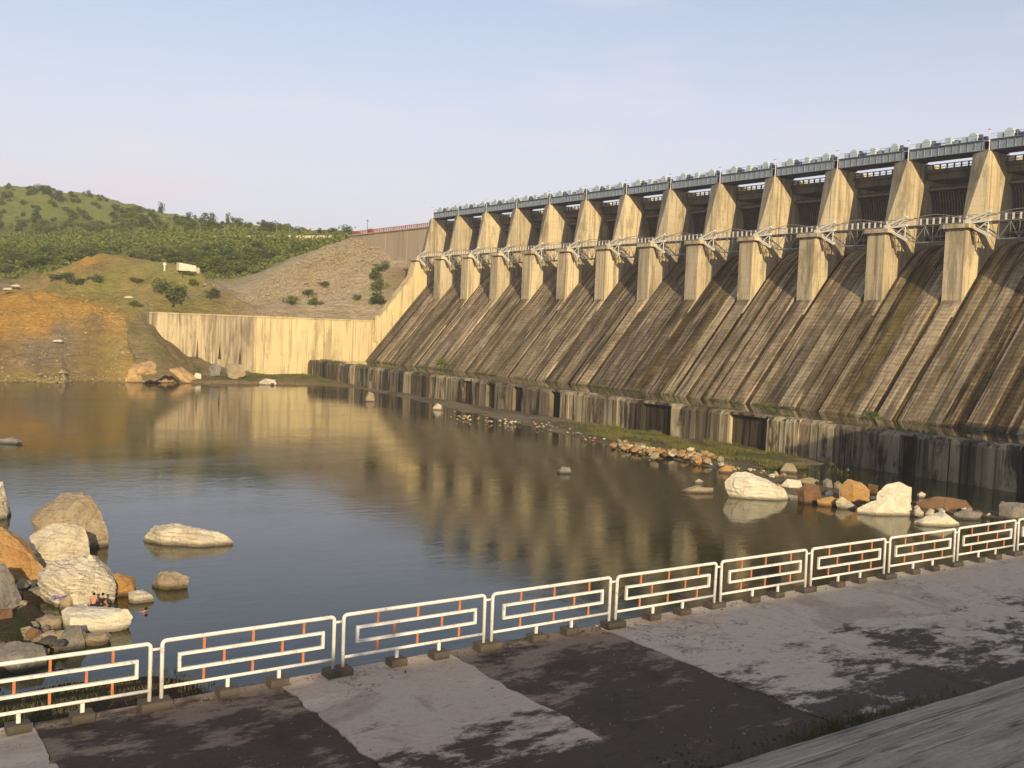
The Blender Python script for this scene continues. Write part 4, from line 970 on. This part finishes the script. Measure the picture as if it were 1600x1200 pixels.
for k in range(8):
    r = random.Random(300+k); m = [L_dark, L_mid, L_dry, L_mid, L_dark, L_mid, L_dark, L_dry][k]
    crown = leaf_cloud(r, crown_blobs(r, 1.0, .9, 9), 620, .055, m)
    tm = MB().tube([(0, 0, -.15), (.02, .01, .2), (.05, -.02, .5)], [.035, .025, .01], 5); tm.tube([(.02, .01, .2), (.2, .1, .5)], [.02, .006], 4).tube([(.02, .01, .15), (-.2, -.05, .5)], [.02, .006], 4)
    protos_t.append((crown, tm.mesh('trunk', M_bark)))
def plant(x, y, z, w, h, k, name, label, cat, group=None):
    t_ = empty(name, (x, y, z)); tag(t_, label, cat, group); t_.rotation_euler = (0, 0, rng.uniform(0, 6.28)); t_.scale = (w, w, h)
    link('crown', protos_t[k][0], t_); link('trunk', protos_t[k][1], t_); return t_
def find_ground(px, py, k0, k1, n_=160):
    ks = np.linspace(k0, k1, n_); r = np.array(Fv + Rv*((px-800)/FPX) - Uv*((py-600)/FPX)); pts = r[None]*ks[:, None]
    z, _ = terr_np(pts[:, 0], pts[:, 1]); d = pts[:, 2]-z
    for i in range(1, n_):
        if d[i-1] > 0 >= d[i]: return pts[i]
    return None
tr = random.Random(31)
def where(px, py):
    a_ = ['at the far left', 'above the orange mound', 'between the two mounds', 'above the grassy mound', 'left of the rubble slope', 'close to the abutment wall'][int(min(5, max(0, np.searchsorted([60, 160, 230, 340, 440], px))))]
    return a_+', '+('upper part' if py < (335 if py < 368 else 400) else 'lower part')
def is_green(x, y):
    _, cl = terr_np(np.array([x]), np.array([y])); cl = cl[0]; return cl[1] > cl[0]*.93
def hill_plants(n_, x0, x1, yfun, k0, k1, smin, smax, kinds, name, label, cat, group, hr=(.7, 1.0), green=False):
    c_ = 0; tries = 0
    while c_ < n_ and tries < n_*6:
        tries += 1; px = tr.uniform(x0, x1); a_, b_ = yfun(px); py = tr.uniform(a_, b_); q = find_ground(px, py, k0, k1)
        if q is None: continue
        if green and not is_green(q[0], q[1]): continue
        w = tr.uniform(smin, smax); kd = tr.choice(kinds)
        lb = '%s %s%s, %s' % ('large' if w > (smin+smax)/2 else 'small', ['dark green', 'bright green', 'olive', 'bright green', 'dark green', 'bright green', 'dark green', 'olive'][kd], ' '+label, where(px, py))
        plant(q[0], q[1], q[2]+terr_noise(q[0], q[1])-.3, w, w*tr.uniform(*hr), kd, name, lb, cat, group); c_ += 1
ridge = lambda px: np.interp(px, [-60, 0, 60, 130, 180, 250, 300, 400, 450, 540], [290, 293, 297, 304, 318, 335, 345, 355, 361, 367])
hill_plants(210, -10, 470, lambda px: (ridge(px)+3, 368), 530, 840, 3, 8.5, (0, 2, 1, 6, 7, 3), 'bush', 'bush above the hill road', 'bush', 'bushes on the hillside above the road')
hill_plants(14, -10, 530, lambda px: (ridge(px)+.3, ridge(px)+2.5), 530, 840, 2.5, 5, (0, 4, 6), 'bush', 'bush on the hill skyline', 'bush', 'bushes on the hill skyline')
for px, w, h, lb in ((250, 6.5, 10, 'tallest tree rising above the skyline of the hill'), (58, 12, 6, 'wide flat-topped tree on the skyline left of centre of the hill'), (73, 11, 5.5, 'flat-topped tree close right of the wide skyline tree'), (298, 7, 7, 'round tree on the falling skyline'), (358, 5, 9, 'thin tree on the low right part of the skyline'), (137, 7, 6, 'small tree on the skyline where the hill starts to fall'), (535, 14, 7, 'dark tree on the skyline next to the abutment wall')):
    q = find_ground(px, float(ridge(px))+2, 470, 850)
    if q is not None: plant(q[0], q[1], q[2]-.5, w, h, 4, 'tree', lb, 'tree')
hill_plants(285, -15, 540, lambda px: (391, np.interp(px, [0, 90, 130, 200, 300, 350, 400, 480, 540], [436, 425, 402, 428, 420, 445, 440, 402, 378])), 365, 560, 4, 9, (0, 1, 3, 5, 7, 1), 'tree', 'tree below the road', 'tree', 'trees below the road', (.5, .72), True)
# dense low scrub between them
def scrub(n_, seed):
    r = random.Random(seed); pts = []
    while len(pts) < n_:
        px = r.uniform(-20, 545); a_, b_ = 379, np.interp(px, [0, 90, 130, 200, 300, 350, 400, 480, 540], [438, 428, 404, 432, 425, 450, 445, 404, 380])
        k = r.uniform(375, 560); q = P(px, r.uniform(a_, b_), k); pts.append((q.x, q.y))
    A_ = np.array(pts); z, cl_ = terr_np(A_[:, 0], A_[:, 1]); V = []; Fc = []
    for (x, y), zz, cl in zip(pts, z, cl_):
        if cl[1] < cl[0]*.93: continue
        zz += terr_noise(x, y)
        R0 = r.uniform(.8, 2.6)
        for _ in range(5):
            c_ = Vector((x+r.gauss(0, R0*.6), y+r.gauss(0, R0*.6), zz+abs(r.gauss(0, R0*.5))+.2)); a_ = Vector((r.gauss(0, 1), r.gauss(0, 1), r.gauss(0, .6))).normalized()
            b_ = a_.cross(Vector((r.gauss(0, 1), r.gauss(0, 1), r.gauss(0, 1)))).normalized(); s_ = r.uniform(.45, .95)
            i = len(V); V += [c_-a_*s_, c_+b_*s_*.6, c_+a_*s_, c_-b_*s_*.6]; Fc.append((i, i+1, i+2, i+3))
    me_ = bpy.data.meshes.new('scrub'); me_.from_pydata(V, [], Fc); me_.materials.append(L_mid)
    tag(link('scrub', me_), 'low green scrub covering the slope below the road', 'scrub', kind='stuff')
scrub(16000, 4)
# individual bushes on bare ground
for px, py, w, h, k, lb in ((270,468,11,7.5,0,'round dark green bush at the foot of the grassy mound'),(209,480,5,3,1,'small green bush on the earth bank left of the wall'),(120,443,7,3.2,0,'low dark bush under the orange mound'),(148,440,6,3,4,'low bush right of the one under the orange mound'),
    (455,477,7,4,3,'left one of the two green bushes low on the rubble slope'),(493,478,6,4,1,'right one of the two green bushes low on the rubble slope'),(482,462,5,3,3,'small bush above the pair on the rubble slope'),(560,470,4,3,5,'pale small bush on the rubble slope near the wing wall'),
    (596,478,9,6,0,'leafy bush at the bottom of the green column by the wing wall'),(594,458,8,7,1,'bush second from the bottom of the green column by the wing wall'),(594,438,7,6,1,'bush third from the bottom of the green column by the wing wall'),(592,425,7,5,0,'top bush of the green column by the wing wall'),
    (505,447,5,2.5,2,'olive bush halfway up the rubble slope'),(330,461,6,3,1,'low bush right of the foot of the grassy mound'),(215,440,5,2,0,'dark little bush in the saddle between the two mounds'),(310,446,6,3,1,'bush on the right flank of the grassy mound'),(285,430,7,3,1,'bush under the concrete block on the mound top'),(90,436,9,3,0,'dark hedge-like bush at the left foot of the orange mound')):
    q = find_ground(px, py, 322, 430)
    if q is not None: plant(q[0], max(q[1], 341) if q[0] > 93 else q[1], q[2]-.3, w, h, k, 'bush', lb, 'bush')
# shrubs by the sill
def zplant(px, py, z, w, h, k, lb, y=None): q = PZ(px, py, z); plant(q.x, q.y, z-.2, w, h, k, 'bush', lb, 'bush')
zplant(500, 580, -20.5, 6.5, 5.2, 2, 'olive bush covering the left end of the sill'); zplant(520, 579, -20.5, 5, 3.8, 2, 'lower olive bush beside the left end of the sill')
zplant(692, 579, -14.9, 4.5, 4.0, 3, 'green bush growing at the foot of the spillway, far bays'); zplant(1363, 662, -14.9, 3.6, 2.6, 3, 'green bush at the foot of the spillway between two gutters')
zplant(1197, 645, -14.9, 2.6, 2.2, 3, 'small bush on top of the sill left of the green one'); zplant(1518, 680, -14.9, 2.2, 1.4, 5, 'low bush in the pool at the foot of the spillway near the right edge')
plant(-2.2, -13, -1.5, 4.2, 5.4, 7, 'tree', 'added unseen sparse tree behind the photographer, shading the railing', 'tree')  # unseen tree added to dapple the railing with shade
# grass tufts (uncountable)
def grass(name, n_, place, hmin, hmax, m, seed, lab):
    r = random.Random(seed); V = []; Fc = []
    for _ in range(n_):
        x, y, z = place(r)
        for _b in range(3):
            h = r.uniform(hmin, hmax); a_ = r.uniform(0, 6.28); w = h*.07; dx, dy = cos(a_)*w, sin(a_)*w; lx, ly = r.gauss(0, .3)*h, r.gauss(0, .3)*h
            i = len(V); V += [(x-dx, y-dy, z), (x+dx, y+dy, z), (x+lx, y+ly, z+h)]; Fc.append((i, i+1, i+2)); x += r.gauss(0, .15); y += r.gauss(0, .15)
    me_ = bpy.data.meshes.new(name); me_.from_pydata(V, [], Fc); me_.materials.append(m); tag(link(name, me_), lab, 'grass', kind='stuff')
def bank_z(x, y):
    x0 = (shore_x(y) if y < 303 else max(92, 143-(y-303)*5.0)) - 3.5; d = x-x0-3.5
    z = WATER - .9 + 1.15*min(1, max(0, (d+3)/4.2)) + .42*noise.fractal(Vector((x*.23, y*.16, 1.7)), .9, 2, 5)
    if y > 290: z += min(1.3, (y-290)*.035)*min(1, max(0, d/6))
    return z
def pl_bank(r):
    while True:
        if r.random() < .72: y = r.gauss(143, 15); x = r.uniform(shore_x(y)+3, SX)
        elif r.random() < .5: y = r.uniform(108, 116); x = r.uniform(128, 142)
        else: y = r.uniform(300, 334); x = r.uniform(112, 146)
        if 60 < y < 335 and noise.noise(Vector((x*.2, y*.12, 3))) > .02: return x, y, bank_z(x, y)
grass('bank_grass', 7000, pl_bank, .25, .75, L_grass, 5, 'yellow-green grass on the low bank below the sill')
def pl_sill(r):
    y = r.uniform(95, 330)
    while noise.noise(Vector((y*.08, 0, 1))) < -.05: y = r.uniform(95, 330)
    return r.choice([149.3, 148.6, 149.6, 168.5])+r.uniform(-.4, .4), y, -14.95
grass('sill_grass', 2600, pl_sill, .3, 1.0, L_dry, 6, 'tufts of dry grass growing along the top of the sill')
def near_h(x, y):
    edge = 6.4 + .9*noise.noise(Vector((y*.3, 2, 0))) - max(0, y-22)*.10 + max(0, y-44)*.38
    h = -6.82 - (min(y, 21.5)-17.25)*.17 - max(0, y-21.5)*.85; fl = WATER+.55 + .9*noise.fractal(Vector((x*.12, y*.12, 4)), 1, 2, 4)
    z = max(h, fl) if y < 58 else fl - max(0, (y-80))*.12
    return z - max(0, (x-edge))*1.1 + (.12 if y < 22 else .45)*noise.fractal(Vector((x*.5, y*.5, 8)), 1, 2, 4)*min(1, (y-17.2)/2)
def pl_near(r):
    while True:
        y = 17.3+abs(r.gauss(0, 3)); x = r.uniform(-1, 7)
        if y < 24 and noise.noise(Vector((x*.7, y*.7, 3))) > -.1: return x, y, near_h(x, y)
grass('weed_patch', 2300, pl_near, .04, .15, L_weed, 7, 'weeds on the brown bank just beyond the left railing panels')
grass('weed_patch', 500, lambda r: (r.gauss(6.3, .9), r.uniform(17.22, 17.5), -6.9), .08, .28, L_weed, 8, 'yellowish weeds at the deck edge under the second railing panel')
def debris(n_, seed, mat, lab, smin, smax, ydist):
    r = random.Random(seed); mb = MB()
    for _ in range(n_):
        x = r.uniform(-3, 48); y = ydist(r); s_ = r.uniform(smin, smax)*(2.2 if r.random() < .05 else 1); z = DECK+.004; a_ = r.uniform(0, 6.28)
        vs_ = [(x+cos(a_+k*1.57)*s_*r.uniform(.6, 1.2), y+sin(a_+k*1.57)*s_*r.uniform(.6, 1.2), z-.02) for k in range(4)]+[(x, y, z+s_*r.uniform(.3, .8))]
        mb.add(vs_, [(0,1,4),(1,2,4),(2,3,4),(3,0,4)])
    tag(mb.build('debris', mat), lab, 'debris', kind='stuff')
debris(900, 3, R_tan, 'small pebbles and crumbs of concrete lying on the deck slabs', .008, .028, lambda r: r.uniform(10.8, 17.1))
debris(1400, 4, R_dark, 'dark grit gathered where the revetment meets the deck', .01, .035, lambda r: 10.45+abs(r.gauss(0, .45)))
debris(700, 5, M_bark, 'dry leaves and dirt along the fence footings', .01, .03, lambda r: 17.1-abs(r.gauss(0, .25)))
grass('deck_weeds', 420, lambda r: (r.gauss(14.6, 1.2), r.gauss(10.62, .10), DECK), .04, .16, L_dry, 9, 'dry weeds where the revetment meets the deck')

# ------------------------------------------------------------------ road on the hill, lamp posts, ruin
M_road = plain('pale parapet paint', (.74, .55, .36), .8, .2, .15, 1)  # pale orange-tan base colour of the road parapet
rp = [P(px, 370.8, k) for px, k in ((-60,556),(110,546),(250,520),(400,495),(520,482))]
kk = 0
for k in range(46):
    u = k/46*4; i = min(int(u), 3); a_ = rp[i].lerp(rp[i+1], u-i); u2 = (k+.86)/46*4; i2 = min(int(u2), 3); b_ = rp[i2].lerp(rp[i2+1], u2-i2)
    if k < 13 or rng.random() < .1: continue
    g1 = find_ground(*[ (a_.dot(Rv)/a_.dot(Fv))*FPX+800, 600-(a_.dot(Uv)/a_.dot(Fv))*FPX], 440, 620)
    z0 = max(a_.z-1.5, (g1[2] if g1 is not None else a_.z)-1.2)
    o = empty('parapet_section', (a_.x, a_.y, a_.z-.8)); d = b_-a_; d.z = 0
    tag(o, 'pale roadside parapet section on the hill road', 'parapet', 'parapet sections along the hill road')
    MB().bar((0, 0, .1), (d.x, d.y, .1), .5, 2.7).build('wall', M_road, o); MB().bar((0, 0, 1.52), (d.x, d.y, 1.52), .7, .14).build('coping', M_pale_sunlit, o)
for px, h in ((312, 9), (350, 8), (432, 9), (452, 8)):
    q = P(px, 373, 490); o = empty('street_lamp', (q.x, q.y, q.z-1)); tag(o, 'thin pale street lamp on the hill road, %s' % {312:'leftmost of four', 350:'second from the left of four', 432:'third from the left of four', 452:'rightmost of four'}[px], 'street lamp', 'street lamps on the hill road')
    MB().tube([(0, 0, 0), (0, 0, h*.9)], [.13, .08], 6).build('pole', M_steel, o); MB().bar((0, 0, h*.9), (-1.3, 0, h*.9+.3), .14).build('arm', M_steel, o)
q = find_ground(291, 419, 330, 400)
if q is not None:
    o = empty('concrete_ruin', (q[0], q[1], q[2])); tag(o, 'broken pale concrete block on top of the grassy mound', 'block')
    MB().add([(-3,-1.5,-1),(3.2,-1.5,-1),(3.4,1.5,-1),(-3,1.5,-1),(-2.8,-1.4,1.7),(3.0,-1.3,1.0),(3.1,1.4,1.1),(-2.9,1.4,1.9)], [(0,3,2,1),(4,5,6,7),(0,1,5,4),(1,2,6,5),(2,3,7,6),(3,0,4,7)]).build('block', R_white, o)
    MB().box((3.4, -.8, -2.6), (4.4, .6, .4)).build('broken_edge', R_cream, o)
q = find_ground(257, 421, 330, 400)
if q is not None:
    o = empty('marker_post', (q[0], q[1], q[2])); tag(o, 'small pale marker post on the grassy mound', 'post'); MB().box((-.2, -.2, -.5), (.2, .2, 2.4)).build('pole', M_pale_sunlit, o); MB().box((-.6, -.1, 1.6), (.6, .1, 2.0)).build('board', M_pale_sunlit, o)
for px, py, lb in ((201, 465, 'single pale boulder on the earth bank between the mounds'), (12, 452, 'pale boulder on the flat ground at the left edge'), (24, 447, 'second pale boulder close to the left edge'), (90, 533, 'pale rock on the dark lower earth bank')):
    q = find_ground(px, py, 290, 420)
    if q is not None:
        o = link('rock', protos[1][1], None, tuple(q)); o.scale = (4.2, 2.4, 1.8); tag(o, lb, 'rock')

# ------------------------------------------------------------------ people
def skin_body(name, joints, edges, mat, parent, sub=2):
    me_ = bpy.data.meshes.new(name); me_.from_pydata([j[:3] for j in joints], edges, []); me_.materials.append(mat)
    bm = bmesh.new(); bm.from_mesh(me_); lay = bm.verts.layers.skin.verify(); bm.verts.ensure_lookup_table()
    for i, j in enumerate(joints): bm.verts[i][lay].radius = (j[3], j[4] if len(j) > 4 else j[3]); bm.verts[i][lay].use_root = (i == 0)
    bm.to_mesh(me_); bm.free(); o = link(name, me_, parent); o.modifiers.new('Skin', 'SKIN')
    s_ = o.modifiers.new('Sub', 'SUBSURF'); s_.levels = sub; s_.render_levels = sub
    dg = bpy.context.evaluated_depsgraph_get(); me2 = bpy.data.meshes.new_from_object(o.evaluated_get(dg)); o.modifiers.clear(); o.data = me2
    if not me2.materials: me2.materials.append(mat)
    me2.polygons.foreach_set('use_smooth', [True]*len(me2.polygons)); return o
def ball(c_, r, sc, mat, name, parent):
    bm = bmesh.new(); bmesh.ops.create_uvsphere(bm, u_segments=14, v_segments=9, radius=r)
    for v in bm.verts: v.co = Vector((v.co.x*sc[0]+c_[0], v.co.y*sc[1]+c_[1], v.co.z*sc[2]+c_[2]))
    me_ = bpy.data.meshes.new(name); bm.to_mesh(me_); bm.free(); me_.materials.append(mat); me_.polygons.foreach_set('use_smooth', [True]*len(me_.polygons)); return link(name, me_, parent)
# seated pose: facing +x (towards the water); pelvis at origin height .12
def seated(loc, rot, lab, skin, legs, shirt=None, lean=.15):
    p = empty('person', loc); p.rotation_euler = (0, 0, rot); tag(p, lab, 'person')
    J = [(0,0,.12,.15,.12),(.04,0,.34,.14,.12),(lean,0,.58,.165,.11),(lean+.03,0,.70,.06,.06),(lean+.07,0,.83,.085,.095),(lean+.08,0,.93,.07,.075),
         (.06,.10,.13,.10),(.42,.16,.40,.075),(.60,.15,.06,.055),(.74,.16,.03,.045),
         (.06,-.10,.13,.10),(.44,-.14,.38,.075),(.62,-.15,.05,.055),(.76,-.16,.03,.045),
         (lean,.19,.62,.065),(lean+.14,.25,.38,.05),(.38,.18,.46,.038),(.46,.16,.45,.03),
         (lean,-.19,.62,.065),(lean+.14,-.25,.38,.05),(.38,-.16,.44,.038),(.46,-.14,.43,.03)]
    E_ = [(0,1),(1,2),(2,3),(3,4),(4,5),(0,6),(6,7),(7,8),(8,9),(0,10),(10,11),(11,12),(12,13),(2,14),(14,15),(15,16),(16,17),(2,18),(18,19),(19,20),(20,21)]
    p_ = p; p = skin_body('body', J, E_, skin, p)
    for s in (-1, 1):      # five fingers resting on each knee, ears, eyes
        y_ = s*.15
        for q in range(4): skin_body('finger', [(.46,y_+(q-1.5)*.02,.45,.01),(.51,y_+(q-1.5)*.022,.44,.009),(.54-.004*abs(q-1.4),y_+(q-1.5)*.022,.41,.007)], [(0,1),(1,2)], skin, p, 1)
        skin_body('thumb', [(.45,y_-s*.03,.45,.011),(.48,y_-s*.06,.43,.009)], [(0,1)], skin, p, 1)
        ball((lean+.07,s*.088,.86), .022, (1,.5,1.3), skin, 'ear', p); ball((lean+.155,s*.033,.885), .012, (1,1,.7), M_hair, 'eye', p)
    ball((lean+.17,0,.86), .02, (1.1,.7,1.3), skin, 'nose', p); ball((lean+.155,0,.82), .022, (.5,1,.3), M_orange, 'mouth', p)
    ball((lean+.055,0,.915), .112, (1,.95,.85), M_hair, 'hair', p)
    p = p_
    sh = skin_body('shorts', [(0,0,.11,.175,.14),(.06,.10,.14,.118),(.34,.15,.35,.098),(.06,-.10,.14,.118),(.35,-.135,.33,.098)], [(0,1),(1,2),(0,3),(3,4)], legs, p, 1)
    if shirt: skin_body('shirt', [(.0,0,.2,.16,.14),(.04,0,.36,.16,.14),(lean,0,.57,.185,.13),(lean,.19,.61,.085),(lean+.08,.225,.48,.075),(lean,-.19,.61,.085),(lean+.08,-.225,.48,.075)], [(0,1),(1,2),(2,3),(3,4),(2,5),(5,6)], shirt, p, 1)
    return p
kp = kz(148, 962)+.3; p1 = P(146, 949, kp); p2 = P(155, 950, kp-.1)
seated(p1, 1.2, 'shirtless person with dark hair sitting on the rocks facing the water', M_skin, M_darkcloth)
seated(p2, .6, 'person in dark clothes crouching right beside the shirtless one', M_skin, M_darkcloth, M_darkcloth, .3)
# the ledge they sit on
outline_rock('boulder', [(118,948),(128,944),(168,946),(176,955),(150,966),(120,964)], kz(148, 962)+1.0, 2.4, 'tan', 'tan ledge under the two seated people', 19, G)
# swimmer
s0 = PZ(213, 956, WATER); sw = empty('person', (s0.x, s0.y, WATER-.02)); sw.rotation_euler = (0, 0, -.5); tag(sw, 'swimmer with dark hair, head and orange-brown shoulders above the water', 'person')
skin_body('body', [(0,0,-.12,.14,.10),(.28,0,-.06,.16,.12),(.5,0,.02,.18,.12),(.60,0,.10,.065),(.68,0,.20,.09),(.69,0,.28,.075),(-.4,.10,-.2,.09),(-.8,.1,-.28,.055),(-.4,-.10,-.2,.09),(-.8,-.12,-.26,.055),
    (.52,.22,.02,.06),(.75,.42,-.02,.048),(1.0,.40,-.02,.036),(.52,-.22,.02,.06),(.72,-.46,.0,.048),(.5,-.62,-.02,.036)],
    [(0,1),(1,2),(2,3),(3,4),(4,5),(0,6),(6,7),(0,8),(8,9),(2,10),(10,11),(11,12),(2,13),(13,14),(14,15)], M_skin, sw)
ball((.67,0,.25), .115, (1,.95,.9), M_hair, 'hair', sw); ball((.78,0,.19), .02, (1,.7,1.2), M_skin, 'nose', sw)
# ripples ring around the swimmer are in the water's relief; cloths on the rocks
def cloth(loc, w, d, m, lab, seed):
    V = []; n_ = 12
    for j in range(n_+1):
        for i in range(n_+1):
            x, y = (i/n_-.5)*w, (j/n_-.5)*d; V.append((x+.1*noise.noise(Vector((x*3, y*3, seed))), y, .16+.2*noise.fractal(Vector((x*2.2, y*2.2, seed)), 1, 2, 3)-.5*y))
    mb = MB().add(V, [(j*(n_+1)+i, j*(n_+1)+i+1, (j+1)*(n_+1)+i+1, (j+1)*(n_+1)+i) for j in range(n_) for i in range(n_)])
    o = mb.build('cloth', m, smooth=True, loc=loc); md = o.modifiers.new('thick', 'SOLIDIFY'); md.thickness = .02; tag(o, lab, 'cloth')
cloth(P(91, 936, kz(91, 950)-.4), .9, .7, M_lav, 'lavender cloth spread on the brown rocks to the left of the people', 1)
cloth(P(134, 951, kz(134, 962)+.3), .35, .3, M_whitecloth, 'small white cloth lying on the slab left of the seated people', 2)
print('script end', len(bpy.data.objects))
